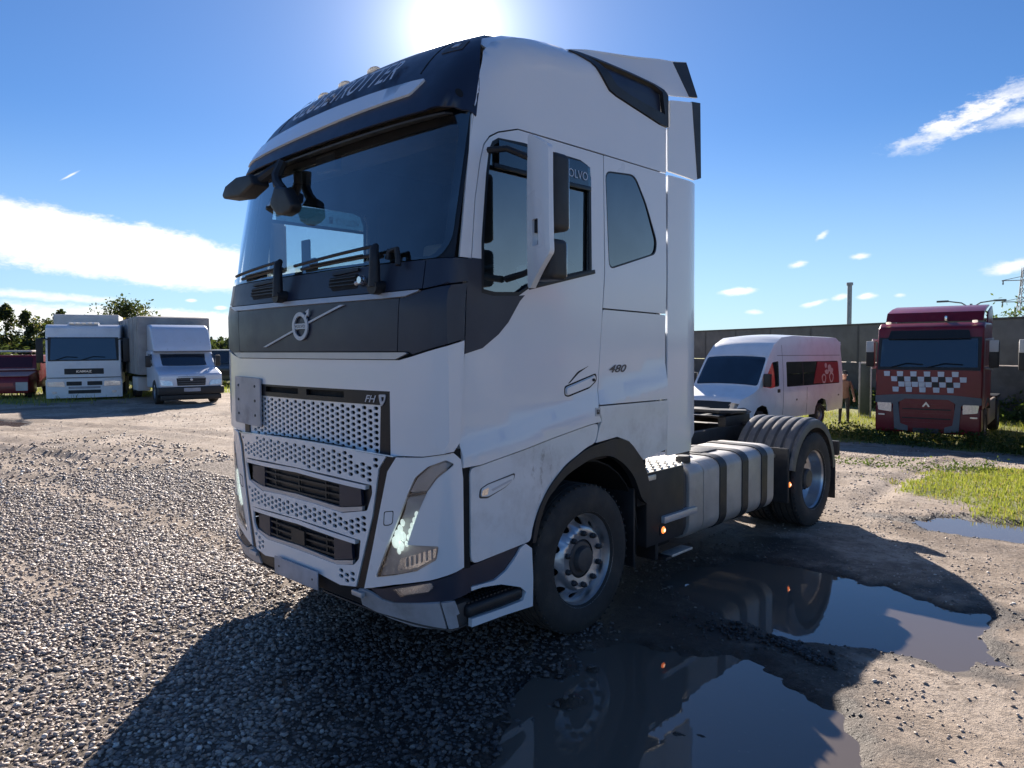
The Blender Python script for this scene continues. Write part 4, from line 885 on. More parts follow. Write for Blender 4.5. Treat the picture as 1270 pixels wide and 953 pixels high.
def height(x, y, fine=True):
    rd = np.hypot(x-2, y-1)
    h = slope(x, y)+fbm(x, y, .25, 3)*.05*sst(3, 14, rd)+fbm(x, y, 1.7, 4)*.022*sst(.2, 2.2, abs(np.hypot(x, y-2)-1.2)+.6)
    h = h+fbm(x+40, y, 6.0, 3)*.012
    # wheel ruts running back past the puddles on the right, and across the yard on the left
    for c, a, w in ((.35, 0, .16), (2.05, 0, .15)):
        d = (x-(c+1.0-.10*(y-6)+.0*a)); h = h-.035*np.exp(-(d/w)**2)*sst(5.6, 7.5, y)*(1-sst(16, 20, y))+.018*np.exp(-((abs(d)-w*1.7)/w)**2)*sst(5.6, 7.5, y)*(1-sst(16, 20, y))
    for k, (px_, py_, sl, w) in enumerate([(-9, 2.0, .32, .22), (-11, 1.2, .30, .25), (-15, 3.4, .28, .25), (-12, -.6, .22, .22), (-18, .2, .25, .3)]):
        d = (y-py_-sl*(x-px_))+fbm(x, y, .5, 2)*.8; h = h-.05*np.exp(-(d/w)**2)*sst(-5.5, -9, x)*(.4+.6*vnoise(x*.7+k, y*.7))+.03*np.exp(-((abs(d)-w*1.6)/w)**2)*sst(-5.5, -9, x)
    near = np.ones_like(h)*9.
    for p in PUD: near = np.minimum(near, sdf(x, y, p)+fbm(x, y, 2.2, 4)*.62+fbm(x, y, 9, 3)*.10)
    h = np.maximum(h, slope(x, y)*(near > 2)-.006+0*h) if False else h
    b = sst(.30, -.14, near)
    flat = slope(x, y)
    h = np.where(near < .7, h*(1-sst(.7, .1, near)*.75)+flat*sst(.7, .1, near)*.75*0, h)
    h = h+.012*sst(.8, .25, near)-b*.085
    for ix, iy, ir, ih in ((2.42, .78, .09, .075), (2.30, .70, .07, .06), (1.72, .62, .10, .07), (1.62, 1.0, .08, .06), (2.62, .60, .06, .05)): h = h+ih*np.exp(-((x-ix)**2+(y-iy)**2)/ir**2)*(1+2*fbm(x, y, 9, 3))
    return h, near
GA = 600; kx = 9.4; am = 1500/math.sinh(kx); u = np.linspace(-1, 1, GA+1); ax_ = am*np.sinh(kx*u)
gx, gy = np.meshgrid(2.0+ax_, 1.6+ax_, indexing='ij'); gh, gn = height(gx.ravel(), gy.ravel())
GX = gx.ravel(); GY = gy.ravel(); far = sst(60, 200, np.hypot(GX, GY)); gh = gh*(1-far)+far*(-.05)
def grav_mask(x, y):
    """stone chippings: in front of and left of the tractor, thinning to dirt"""
    d = x*.80+y*.60          # towards the dirt side
    m = 1-sst(.9, 2.0, d+fbm(x, y, .8, 3)*1.2)
    m = m*(1-sst(.1, 1.8, (y-(1.5-.15*x))+fbm(x, y, .5, 3)*1.8)*.85)
    m = m*(1-sst(5.5, 11.5, -x+fbm(x, y, .35, 3)*5)*.85)
    m = m*(1-.75*sst(.12, .30, fbm(x+7, y+3, .55, 4)))
    for y0, sl, w in ((-.9, .12, .22), (.75, .10, .24), (-2.6, .05, .25)): m = m*(1-.72*np.exp(-(((y-y0-sl*(x+4))+fbm(x, y, .4, 2)*.6)/w)**2)*sst(-1.2, -2.4, x))
    return np.clip(m, 0, 1)
GRA = [[(1.2, 10.9), (1.25, 9.0), (1.8, 7.9), (2.6, 7.2), (5, 6.8), (12, 8), (12, 16), (4, 15), (2.0, 12.6)],
       [(-2.5, 10.4), (-.8, 9.2), (.0, 8.6), (.2, 7.9), (-.8, 7.6), (-2.6, 8.2), (-5, 10.0)]]
def grass_mask(x, y):
    m = 0*x
    for p in GRA: m = np.maximum(m, sst(.5, -.3, sdf(x, y, p)+fbm(x, y, 1.3, 5)*2.6)*(1. if p is GRA[0] else .45))
    # verge under the parked vehicles and up to the wall
    ver = sst(0, 1.2, y-(17.2+.10*(x+2)+fbm(x, y, .6, 3)*2.2))*sst(-17, -13, x)*(1-sst(16, 22, x))
    m = np.maximum(m, ver*(1-sst(50, 70, y)))
    # strip behind the trucks on the left
    lv = sst(-24.3, -26.5, x+.0*y+fbm(x, y, .4, 3)*3)*sst(-3, 0, y+40)
    lv2 = np.exp(-((x+24.2-.35*(y-5))/1.3)**2)*sst(0, 2, y+6)*(1-sst(6.5, 8, y))*.22
    return np.clip(np.maximum(np.maximum(m, lv*.85), lv2), 0, 1)
def wet_shade_mask(near, x, y):
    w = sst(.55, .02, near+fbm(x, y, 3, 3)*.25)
    d = sdf(x, y, [(-1.0, 1.2), (.7, -.4), (2.0, -1.6), (3.0, .0), (2.5, 3.3), (1.6, 4.9), (-1, 4.8)])  # wet mud here also carries the tractor's shade, painted into the ground
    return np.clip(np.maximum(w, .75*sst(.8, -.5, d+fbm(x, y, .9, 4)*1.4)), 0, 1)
me = bpy.data.meshes.new('ground'); n1 = GA+1
idx = np.arange(n1*n1).reshape(n1, n1); q4 = np.stack([idx[:-1, :-1], idx[1:, :-1], idx[1:, 1:], idx[:-1, 1:]], -1).reshape(-1)
me.vertices.add(n1*n1); me.vertices.foreach_set('co', np.stack([GX, GY, gh], -1).astype(np.float32).ravel())
nf = GA*GA; me.loops.add(nf*4); me.loops.foreach_set('vertex_index', q4.astype(np.int32))
me.polygons.add(nf); me.polygons.foreach_set('loop_start', np.arange(0, nf*4, 4, dtype=np.int32)); me.polygons.foreach_set('loop_total', np.full(nf, 4, np.int32))
me.polygons.foreach_set('use_smooth', np.ones(nf, bool)); me.update(calc_edges=True)
for nm, arr in (('gravel', grav_mask(GX, GY)), ('grass', grass_mask(GX, GY)), ('wet_shade', wet_shade_mask(gn, GX, GY))):
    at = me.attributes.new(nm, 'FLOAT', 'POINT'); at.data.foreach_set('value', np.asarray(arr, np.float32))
go = bpy.data.objects.new('ground', me); COL.objects.link(go); tag(go, 'bare dirt and gravel yard with ruts and puddles', None, kind='structure')
m = bpy.data.materials.new('yard_ground'); m.use_nodes = True; nt = m.node_tree; q = G(nt); b = nt.nodes['Principled BSDF']
P = q.n('ShaderNodeTexCoord').outputs['Object']
def attr(n): 
    a = q.n('ShaderNodeAttribute'); a.attribute_name = n; return a.outputs['Fac']
n1_ = q.noise(P, .7, 6, .65); n2_ = q.noise(P, 9, 6, .7); n3_ = q.noise(P, 55, 4, .7)
vor = q.n('ShaderNodeTexVoronoi', feature='F1'); nt.links.new(P, vor.inputs['Vector']); vor.inputs['Scale'].default_value = 34
vcol = q.n('ShaderNodeSeparateColor'); nt.links.new(vor.outputs['Color'], vcol.inputs[0])
dirt = q.mix(q.ramp(n1_, .35, .65), (.36, .285, .22, 1), (.50, .415, .34, 1)); dirt = q.mix(q.ramp(q.noise(P, .55, 7, .68, dist=.6), .50, .60, 0, .75), dirt, (.17, .128, .095, 1)); dirt = q.mix(q.ramp(n2_, .45, .72), dirt, (.20, .16, .13, 1)); dirt = q.mix(q.ramp(n3_, .56, .74, 0, .75), dirt, (.60, .54, .48, 1)); dirt = q.mix(q.ramp(q.noise(P, 38, 5, .75), .54, .66, 0, .7), dirt, (.17, .13, .105, 1))
grv = q.mix(vcol.outputs[0], (.19, .16, .14, 1), (.50, .43, .375, 1)); grv = q.mix(q.ramp(vor.outputs['Distance'], .38, .62), grv, (.13, .105, .085, 1))
gm_ = q.ramp(q.m('ADD', attr('gravel'), q.m('MULTIPLY', q.m('SUBTRACT', n2_, .5), .9)), .38, .62)
patchy = q.m('MULTIPLY', q.ramp(q.noise(P, .9, 5, .6), .47, .60), .55)
gm_ = q.m('MAXIMUM', gm_, q.m('MULTIPLY', patchy, q.ramp(attr('wet_shade'), .0, .5, .7, 0.3)))
col = q.mix(gm_, dirt, grv)
gr_ = q.mix(q.ramp(n1_, .35, .65), (.30, .31, .08, 1), (.17, .20, .05, 1))
col = q.mix(q.ramp(q.m('ADD', attr('grass'), q.m('MULTIPLY', q.m('SUBTRACT', n2_, .5), .8)), .35, .65, 0, .8), col, gr_)
wt = q.ramp(q.m('ADD', attr('wet_shade'), q.m('MULTIPLY', q.m('SUBTRACT', q.noise(P, 3, 6, .7), .5), .9)), .30, .75)
wet_shade_col = q.mix(1.0, col, (.17, .155, .15, 1), 'MULTIPLY'); col = q.mix(wt, col, wet_shade_col)  # darkens damp soil and deepens the painted shade under the tractor
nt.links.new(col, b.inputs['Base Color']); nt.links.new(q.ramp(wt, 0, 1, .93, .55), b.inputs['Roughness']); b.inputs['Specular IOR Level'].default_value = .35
n4_ = q.noise(P, 24, 6, .75)
hgt = q.m('ADD', q.m('MULTIPLY', n4_, 1.2), q.m('MULTIPLY', q.m('SUBTRACT', 1.0, vor.outputs['Distance']), q.ramp(gm_, 0, 1, .35, 1.3))); hgt = q.m('ADD', q.m('MULTIPLY', hgt, .8), q.m('ADD', q.m('MULTIPLY', n3_, .9), q.m('MULTIPLY', q.noise(P, 150, 3, .7), .5)))
bp = q.n('ShaderNodeBump'); bp.inputs['Strength'].default_value = .9; bp.inputs['Distance'].default_value = .018; nt.links.new(hgt, bp.inputs['Height']); nt.links.new(bp.outputs[0], b.inputs['Normal'])
me.materials.append(m)

# puddles: level sheets of water lying in the hollows
wm = bpy.data.materials.new('muddy_water'); wm.use_nodes = True; nt = wm.node_tree; q = G(nt); b = nt.nodes['Principled BSDF']
b.inputs['Base Color'].default_value = (.13, .105, .085, 1); b.inputs['Roughness'].default_value = .015; b.inputs['IOR'].default_value = 1.50; b.inputs['Specular IOR Level'].default_value = .5
P = q.n('ShaderNodeTexCoord').outputs['Object']; bp = q.n('ShaderNodeBump'); bp.inputs['Strength'].default_value = .05; bp.inputs['Distance'].default_value = .01
nt.links.new(q.noise(P, 7, 2, .5), bp.inputs['Height']); nt.links.new(bp.outputs[0], b.inputs['Normal'])
fl_ = q.noise(P, 26, 5, .7); nt.links.new(q.mix(q.ramp(fl_, .66, .74), (.13, .107, .088, 1), (.22, .17, .12, 1)), b.inputs['Base Color'])
PL = ['dark muddy puddle beside the front wheel mirroring the cab', 'long puddle beside the fuel tank with a cloud mirrored in it', 'shallow puddle by the grass at the right edge', 'small bright puddle far off at the left edge']
for p, lb in zip(PUD, PL):
    cx_ = sum(a for a, b_ in p)/len(p); cy2 = sum(b_ for a, b_ in p)/len(p)
    e = rnd([((a-cx_)*1.12+cx_+(.12 if a > cx_ else -.12), (b_-cy2)*1.15+cy2+(.12 if b_ > cy2 else -.12)) for a, b_ in p], .3)
    o = link('water', mesh_of('water', [(a, b_, WL) for a, b_ in e], [tuple(range(len(e)))]), wm, None, False)
    if sum((e[i][0]*e[(i+1) % len(e)][1]-e[(i+1) % len(e)][0]*e[i][1]) for i in range(len(e))) < 0: o.data.flip_normals()
    tag(o, lb, None, kind='structure')

# ------------------------------------------------------------------ loose stones, grass
PHI = (1+5**.5)/2
ICO = np.array([(-1, PHI, 0), (1, PHI, 0), (-1, -PHI, 0), (1, -PHI, 0), (0, -1, PHI), (0, 1, PHI), (0, -1, -PHI), (0, 1, -PHI), (PHI, 0, -1), (PHI, 0, 1), (-PHI, 0, -1), (-PHI, 0, 1)], float)/math.hypot(1, PHI)
ICF = np.array([(0, 11, 5), (0, 5, 1), (0, 1, 7), (0, 7, 10), (0, 10, 11), (1, 5, 9), (5, 11, 4), (11, 10, 2), (10, 7, 6), (7, 1, 8), (3, 9, 4), (3, 4, 2), (3, 2, 6), (3, 6, 8), (3, 8, 9), (4, 9, 5), (2, 4, 11), (6, 2, 10), (8, 6, 7), (9, 8, 1)])
def stones(name, label, x, y, size, mt, sink=.25, flat=.62):
    n = len(x); h, nr = height(x, y)
    sh = ICO[None]*(1+rng.uniform(-.32, .32, (n, 12, 1)))*np.stack([rng.uniform(.8, 1.35, n), rng.uniform(.6, 1., n), rng.uniform(flat*.7, flat*1.2, n)], -1)[:, None, :]*size[:, None, None]
    a = rng.uniform(0, 6.283, n); t = rng.normal(0, .26, n); c, s = np.cos(t)[:, None], np.sin(t)[:, None]
    X, Y, Z = sh[..., 0], sh[..., 1], sh[..., 2]; Y, Z = Y*c-Z*s, Y*s+Z*c; c, s = np.cos(a)[:, None], np.sin(a)[:, None]; X, Y = X*c-Y*s, X*s+Y*c
    V = np.stack([X+x[:, None], Y+y[:, None], Z+(h+size*flat*(1-2*sink)*.6)[:, None]], -1).reshape(-1, 3)
    F = (ICF[None]+12*np.arange(n)[:, None, None]).reshape(-1)
    me = bpy.data.meshes.new(name); me.vertices.add(n*12); me.vertices.foreach_set('co', V.astype(np.float32).ravel()); nf = n*20
    me.loops.add(nf*3); me.loops.foreach_set('vertex_index', F.astype(np.int32)); me.polygons.add(nf)
    me.polygons.foreach_set('loop_start', np.arange(0, nf*3, 3, dtype=np.int32)); me.polygons.foreach_set('loop_total', np.full(nf, 3, np.int32)); me.update(calc_edges=True)
    at = me.attributes.new('tone', 'FLOAT', 'POINT'); at.data.foreach_set('value', np.repeat(rng.random(n), 12).astype(np.float32))
    at = me.attributes.new('wet_shade', 'FLOAT', 'POINT'); at.data.foreach_set('value', np.repeat(wet_shade_mask(nr, x, y), 12).astype(np.float32))
    me.materials.append(mt); o = bpy.data.objects.new(name, me); COL.objects.link(o); return tag(o, label, None, kind='stuff')
sm = bpy.data.materials.new('stone_chippings'); sm.use_nodes = True; nt = sm.node_tree; q = G(nt); b = nt.nodes['Principled BSDF']
tn = attr('tone'); P = q.n('ShaderNodeTexCoord').outputs['Object']
c1 = q.mix(tn, (.17, .138, .120, 1), (.68, .585, .51, 1)); c1 = q.mix(q.ramp(tn, .80, .86), c1, (.34, .25, .20, 1)); c1 = q.mix(q.ramp(tn, .93, .95), c1, (.80, .75, .68, 1))
c1 = q.mix(q.ramp(q.noise(P, 60, 4, .6), .35, .7, 0, .5), c1, (.19, .16, .14, 1)); c1 = q.mix(q.ramp(attr('wet_shade'), .2, .9, 0, .85), c1, (.045, .04, .042, 1))  # stones darken with the same damp and painted shade
nt.links.new(c1, b.inputs['Base Color']); b.inputs['Roughness'].default_value = .58; b.inputs['Specular IOR Level'].default_value = .4
bp = q.n('ShaderNodeBump'); bp.inputs['Strength'].default_value = .4; bp.inputs['Distance'].default_value = .003; nt.links.new(q.noise(P, 180, 3, .6), bp.inputs['Height']); nt.links.new(bp.outputs[0], b.inputs['Normal'])
def scatter(n, x0, x1, y0, y1, mask, power=1.):
    x = rng.uniform(x0, x1, n); y = rng.uniform(y0, y1, n); k = mask(x, y)**power > rng.random(n); return x[k], y[k]
XS = []; YS = []; SZ = []
for n, bx, lo, hi in ((30000, (-.9, 3.2, -2.6, 1.6), .006, .020), (26000, (-3.6, -.9, -2.8, 1.8), .008, .023), (19000, (-7.5, -3.6, -3.4, 2.4), .010, .026), (12000, (-13, -7.5, -4.5, 3.5), .016, .034)):
    x, y = scatter(n, *bx, grav_mask); XS.append(x); YS.append(y); SZ.append(lo+(hi-lo)*rng.random(len(x))**2.2)
stones('gravel', 'grey stone chippings strewn over the yard', np.concatenate(XS), np.concatenate(YS), np.concatenate(SZ), sm, .1)
def dm_(x, y):
    h, nr = height(x, y); return ((1-grav_mask(x, y))*(.12+.88*sst(.10, .62, fbm(x, y, 1.1, 4)+.30))*(nr > -.07)*(1-.8*grass_mask(x, y)))
x, y = scatter(30000, .6, 4.6, -.6, 7.5, dm_); x2, y2 = scatter(12000, -1.5, 5, 7.5, 17, dm_); x3, y3 = scatter(9000, -18, -6, -4, 7, dm_)
sz = np.concatenate([0.003+.011*rng.random(len(x))**4, .006+.016*rng.random(len(x2))**3, .006+.016*rng.random(len(x3))**4])
stones('scattered_stones', 'loose small stones scattered on the dirt', np.concatenate([x, x2, x3]), np.concatenate([y, y2, y3]), sz, sm, .2)
# dark clods of torn asphalt between the two puddles
k = 420; t = rng.random(k); cx_ = 2.22+.34*t+rng.normal(0, .035, k); cy2 = 2.06-.12*t+rng.normal(0, .03, k)
k2 = 160; cx_ = np.concatenate([cx_, rng.normal(2.0, .22, k2)]); cy2 = np.concatenate([cy2, rng.normal(2.02, .07, k2)])
dk = mat('wet_asphalt_crumb', (.020, .019, .020), .5, var=.4, vscale=30)
stones('asphalt_crumbs', 'black crumbs of torn asphalt heaped between the puddles', cx_, cy2, .005+.016*rng.random(k+k2)**2, dk, .1, .75)
def blades(name, label, x, y, hgt, mt, wd=.008, base=None, lean=.5):
    n = len(x); h = height(x, y)[0] if base is None else base; a = rng.uniform(0, 6.283, n); l = rng.uniform(.05, lean, n)*hgt; w = wd*rng.uniform(.6, 1.3, n)
    c, s = np.cos(a), np.sin(a); b2 = rng.uniform(0, 6.283, n); dx, dy = np.cos(b2)*l, np.sin(b2)*l
    z0 = h-.01; V = np.stack([np.stack([x-c*w, y-s*w, z0], -1), np.stack([x+c*w, y+s*w, z0], -1), np.stack([x+dx*.35+c*w*.7, y+dy*.35+s*w*.7, z0+hgt*.6], -1), np.stack([x+dx*.35-c*w*.7, y+dy*.35-s*w*.7, z0+hgt*.6], -1), np.stack([x+dx, y+dy, z0+hgt], -1)], 1).reshape(-1, 3)
    me = bpy.data.meshes.new(name); me.vertices.add(n*5); me.vertices.foreach_set('co', V.astype(np.float32).ravel())
    f = np.array([0, 1, 2, 0, 2, 3, 3, 2, 4]); F = (f[None]+5*np.arange(n)[:, None]).ravel(); nf = n*3
    me.loops.add(nf*3); me.loops.foreach_set('vertex_index', F.astype(np.int32)); me.polygons.add(nf)
    me.polygons.foreach_set('loop_start', np.arange(0, nf*3, 3, dtype=np.int32)); me.polygons.foreach_set('loop_total', np.full(nf, 3, np.int32)); me.update(calc_edges=True)
    at = me.attributes.new('tone', 'FLOAT', 'POINT'); at.data.foreach_set('value', np.repeat(rng.random(n), 5).astype(np.float32)); me.materials.append(mt)
    o = bpy.data.objects.new(name, me); COL.objects.link(o); return tag(o, label, None, kind='stuff')
def leafmat(name, ca, cb, cd=(.30, .24, .10)):
    m = bpy.data.materials.new(name); m.use_nodes = True; nt = m.node_tree; nt.nodes.clear(); q = G(nt)
    a = q.n('ShaderNodeAttribute'); a.attribute_name = 'tone'; c = q.mix(a.outputs['Fac'], (*ca, 1), (*cb, 1)); c = q.mix(q.ramp(a.outputs['Fac'], .86, .92), c, (*cd, 1))
    d = q.n('ShaderNodeBsdfDiffuse'); t = q.n('ShaderNodeBsdfTranslucent'); nt.links.new(c, d.inputs[0]); nt.links.new(q.mix(1.0, c, (1.1, 1.1, .7, 1), 'MULTIPLY'), t.inputs[0])
    gl = q.n('ShaderNodeBsdfGlossy'); gl.inputs['Roughness'].default_value = .45; mx = q.n('ShaderNodeMixShader'); mx.inputs[0].default_value = .5
    nt.links.new(d.outputs[0], mx.inputs[1]); nt.links.new(t.outputs[0], mx.inputs[2]); m2 = q.n('ShaderNodeMixShader'); m2.inputs[0].default_value = .03
    nt.links.new(mx.outputs[0], m2.inputs[1]); nt.links.new(gl.outputs[0], m2.inputs[2]); o = q.n('ShaderNodeOutputMaterial'); nt.links.new(m2.outputs[0], o.inputs[0]); return m
M_GRASS = leafmat('grass_green', (.15, .19, .035), (.36, .38, .08)); M_WEED = leafmat('weed_green', (.05, .085, .02), (.13, .17, .04)); M_LEAF = leafmat('tree_leaves', (.030, .045, .018), (.085, .11, .035), (.20, .17, .05))
def gmr(x, y): return grass_mask(x, y)
x, y = scatter(80000, .6, 8, 6.6, 16.5, gmr, 1.2); x2, y2 = scatter(9000, -6, 1, 7, 11, gmr, 1.5)
x3, y3 = scatter(36000, -13, 9, 16, 27, gmr, 1.2)
blades('grass', 'short yellow-green grass on the right verge', np.concatenate([x, x2, x3]), np.concatenate([y, y2, y3]), np.concatenate([.025+.06*rng.random(len(x))**2, .02+.05*rng.random(len(x2)), .05+.22*rng.random(len(x3))**2]), M_GRASS, .007)
x, y = scatter(16000, -36, -20, -8, 16, gmr, 1.5); blades('rough_grass', 'rough grass between the parked trucks on the left', x, y, .06+.24*rng.random(len(x))**2, M_GRASS, .016)
# ------------------------------------------------------------------ parked vehicles in the yard
B_WHITE = mat('yard_white_paint', (.82, .84, .87), .35, var=.03, coat=.3, dirt=.25, dirtc=(.35, .32, .3))
B_BLUEW = mat('pale_silver_blue_paint', (.64, .70, .80), .30, .15, var=.03, coat=.4, dirt=.2, dirtc=(.35, .33, .3))
B_GRAYT = mat('grey_tarpaulin', (.40, .39, .39), .75, var=.12, vscale=2, bump=.3, bscale=6)
B_GRAYL = mat('light_grey_panel', (.55, .54, .53), .6, var=.10, vscale=1.5)
B_DARKT = mat('dark_grey_tarpaulin', (.34, .33, .32), .75, var=.15, vscale=2)
B_RED = mat('deep_red_paint', (.20, .006, .016), .34, var=.06, coat=.15, dirt=.25, dirtc=(.16, .08, .07))
B_REDL = mat('faded_red_paint', (.42, .06, .06), .38, var=.12, coat=.2)
B_PINK = mat('hood_sun_glow_paint', (.55, .34, .33), .35, var=.1)  # pale pink is sun glow on the red hood, put into its colour
B_DKGR = mat('dark_green_paint', (.03, .05, .045), .45, var=.1)
B_GLASS = mat('dark_cab_glass', (.018, .028, .042), .06, var=.02, spec=.9, coat=.6)
B_BUSG = glass('minibus_glass', (.22, .25, .27), refl=1.8, base=.05)
B_DGREY = mat('bumper_grey', (.14, .145, .155), .5, var=.08)
B_BLACK = mat('yard_black_plastic', (.014, .015, .017), .5, var=.1)
B_LAMP = mat('parked_lamp_glass', (.62, .66, .70), .15, .5, var=.15, vscale=20)
B_CONC = mat('precast_concrete', (.17, .16, .15), .9, var=.14, vscale=1.3, bump=.4, bscale=30, dirt=.6, dirtc=(.12, .11, .10), dscale=.8)
B_CONC2 = mat('weathered_concrete', (.10, .095, .09), .9, var=.18, vscale=1.3, bump=.4, bscale=30, dirt=.6, dirtc=(.06, .058, .05), dscale=1.)
B_STEEL = mat('galvanised_steel', (.32, .33, .34), .5, .6, var=.1)
def ff(y0=0., lean=0., z0=0., bow=.06):
    return lambda x, z: (np.asarray(x, float), y0+bow*(np.asarray(x)/1.25)**4+lean*(np.asarray(z, float)-z0), np.asarray(z, float)+0*x)
CB = (0, 3, 1.5)
def fp(name, mt, par, poly, y0=0., lean=0., z0=0., th=.03, bow=.06, step=.3, r=.02, holes=()):
    return patch(name, mt, par, rnd(poly, r), ff(y0, lean, z0, bow), holes, step, th, ctr=CB)
def rect(a, b, c, d): return [(a, c), (b, c), (b, d), (a, d)]
def simple_wheel(par, x, y, r=.48, w=.28, sg=1, name='wheel', rimm=None):
    P = [(r*.58, .02), (r*.62, .0), (r*.9, .0), (r, .03)]
    wh = empty_part(name, par, (0, y, r))
    MB().lathe([(a, x-sg*b) for a, b in P]+[(a, x-sg*(w-b)) for a, b in P[::-1]], (0, 0, 0), 'x', 28).build('tyre', M_RUB, wh)
    MB().lathe([(.001, x-sg*.03), (r*.22, x-sg*.03), (r*.25, x-sg*.07), (r*.5, x-sg*.09), (r*.60, x-sg*.015)], (0, 0, 0), 'x', 24).build('rim', rimm or B_STEEL, wh)
    return wh
def cab_body(par, mt, w, d, z0, z1, zs, roofback=.2, bow=.06, name='cab', bev=.07):
    """solid cab block with raked screen, rounded edges"""
    pr = [(.04, z0), (.0, zs), (.22, z1-.12), (.45, z1), (d-.1, z1+.02), (d, z1-.1), (d, z0)]
    return MB().prism(pr, 'x', -w/2, w/2).build(name, mt, par, bev, 4)
def mirror_pair(par, x, y, z0, z1, w=.2, mt=None, n=2):
    for sg in (1, -1):
        a = box('mirror', mt or B_BLACK, par, (min(sg*x, sg*(x+w)), max(sg*x, sg*(x+w))), (y, y+.12), (z0, z1), .03)
        tubeo('mirror_arm', mt or B_BLACK, par, [(sg*(x-.2), y+.1, z1-.05), (sg*(x+.05), y+.06, z1+.02)], .025)
        tubeo('mirror_arm', mt or B_BLACK, par, [(sg*(x-.2), y+.1, z0+.05), (sg*(x+.05), y+.06, z0+.0)], .025)
# --- white cab-over lorry on the left
def white_lorry():
    t = empty('parked_lorry', 'white cab-over lorry with black grille slot, parked between the red vehicle and the box truck', 'truck', (-26.3, 6.35, -.20), 1.2)
    cab_body(t, B_WHITE, 2.46, 2.1, .75, 3.02, 1.62)
    fp('windscreen', B_GLASS, t, [(-1.08, 1.70), (1.08, 1.70), (1.04, 2.50), (-1.04, 2.50)], -.045, .157, 1.62, bow=0)
    fp('screen_surround', B_BLACK, t, rect(-1.15, 1.15, 1.66, 2.54), -.025, .157, 1.62, bow=0)
    fp('roof_visor', B_WHITE, t, rect(-1.16, 1.16, 2.54, 2.94), .12, .35, 2.5, th=.1)
    fp('front_lid', B_WHITE, t, [(-1.2, 1.05), (1.2, 1.05), (1.2, 1.60), (-1.2, 1.60)], -.03, .0)
    for a0, a1 in ((-.9, -.2), (-.05, .7)): tubeo('wiper', B_BLACK, t, [(a0, -.06, 1.70), ((a0+a1)/2, -.05, 1.82), (a1, -.05, 1.79)], .014, 5)
    g_ = fp('grille_slot', B_BLACK, t, rect(-.64, .64, 1.16, 1.37), -.04, 0, th=.02)
    text_on('grille_lettering', B_LAMP, g_, 'KAMAZ', ff(-.075), 0, 1.265, .50, .085, bold=.02)
    fp('lid_gap', B_DGREY, t, rect(-1.2, 1.2, 1.015, 1.045), -.02)
    fp('bumper', B_WHITE, t, [(-1.24, .28), (1.24, .28), (1.25, .95), (1.1, 1.0), (-1.1, 1.0), (-1.25, .95)], -.06, 0, th=.3)
    for sg in (1, -1):
        fp('headlight', B_LAMP, t, [(sg*.62, .70), (sg*1.18, .72), (sg*1.2, .88), (sg*.66, .90)], -.075, th=.02)
        fp('fog_lamp', B_LAMP, t, rect(*sorted((sg*.9, sg*1.04)), .45, .53), -.075, th=.02)
        fp('lower_grille', B_BLACK, t, rect(*sorted((sg*.09, sg*.58)), .74, .89), -.072, th=.02)
    fp('number_plate', M_PLATE, t, rect(-.52, .52, .62, .70), -.078, th=.01)
    fp('bumper_slot', B_BLACK, t, rect(-.53, .53, .44, .57), -.072, th=.02)
    box('roof_light_bar', B_WHITE, t, (-.5, .5), (.35, .55), (3.02, 3.11), .03)
    for k in range(5): box('roof_lamp', M_CLAM, t, (-.45+k*.2, -.33+k*.2), (.32, .36), (3.03, 3.10), .01)
    mirror_pair(t, 1.30, .05, 1.6, 2.5, .22)
    for sg in (1, -1):
        box('side_window', B_GLASS, t, (sg*1.232-.006, sg*1.232+.006), (.5, 1.35), (1.7, 2.4), .01)
        simple_wheel(t, sg*1.18, 1.3, sg=sg); simple_wheel(t, sg*1.2, 3.9, sg=sg)
    box('chassis', M_CHAS, t, (-.45, .45), (.6, 4.6), (.6, .9), .02)
    u = empty('semi_trailer', 'pale grey trailer seen just above the roof of the white cab-over lorry', 'trailer', (-26.3, 6.35, -.20), 1.2)
    MB().prism([(2.7, 1.15), (2.7, 3.5), (5.6, 3.5), (5.6, 1.15)], 'x', -1.26, 1.05).build('trailer_body', B_GRAYL, u, .04)
    box('trailer_frame', M_CHAS, u, (-.5, .5), (2.9, 5.5), (.95, 1.15), .02)
    for sg in (1, -1): [simple_wheel(u, sg*1.22, y, sg=sg) for y in (5.0,)]
white_lorry()
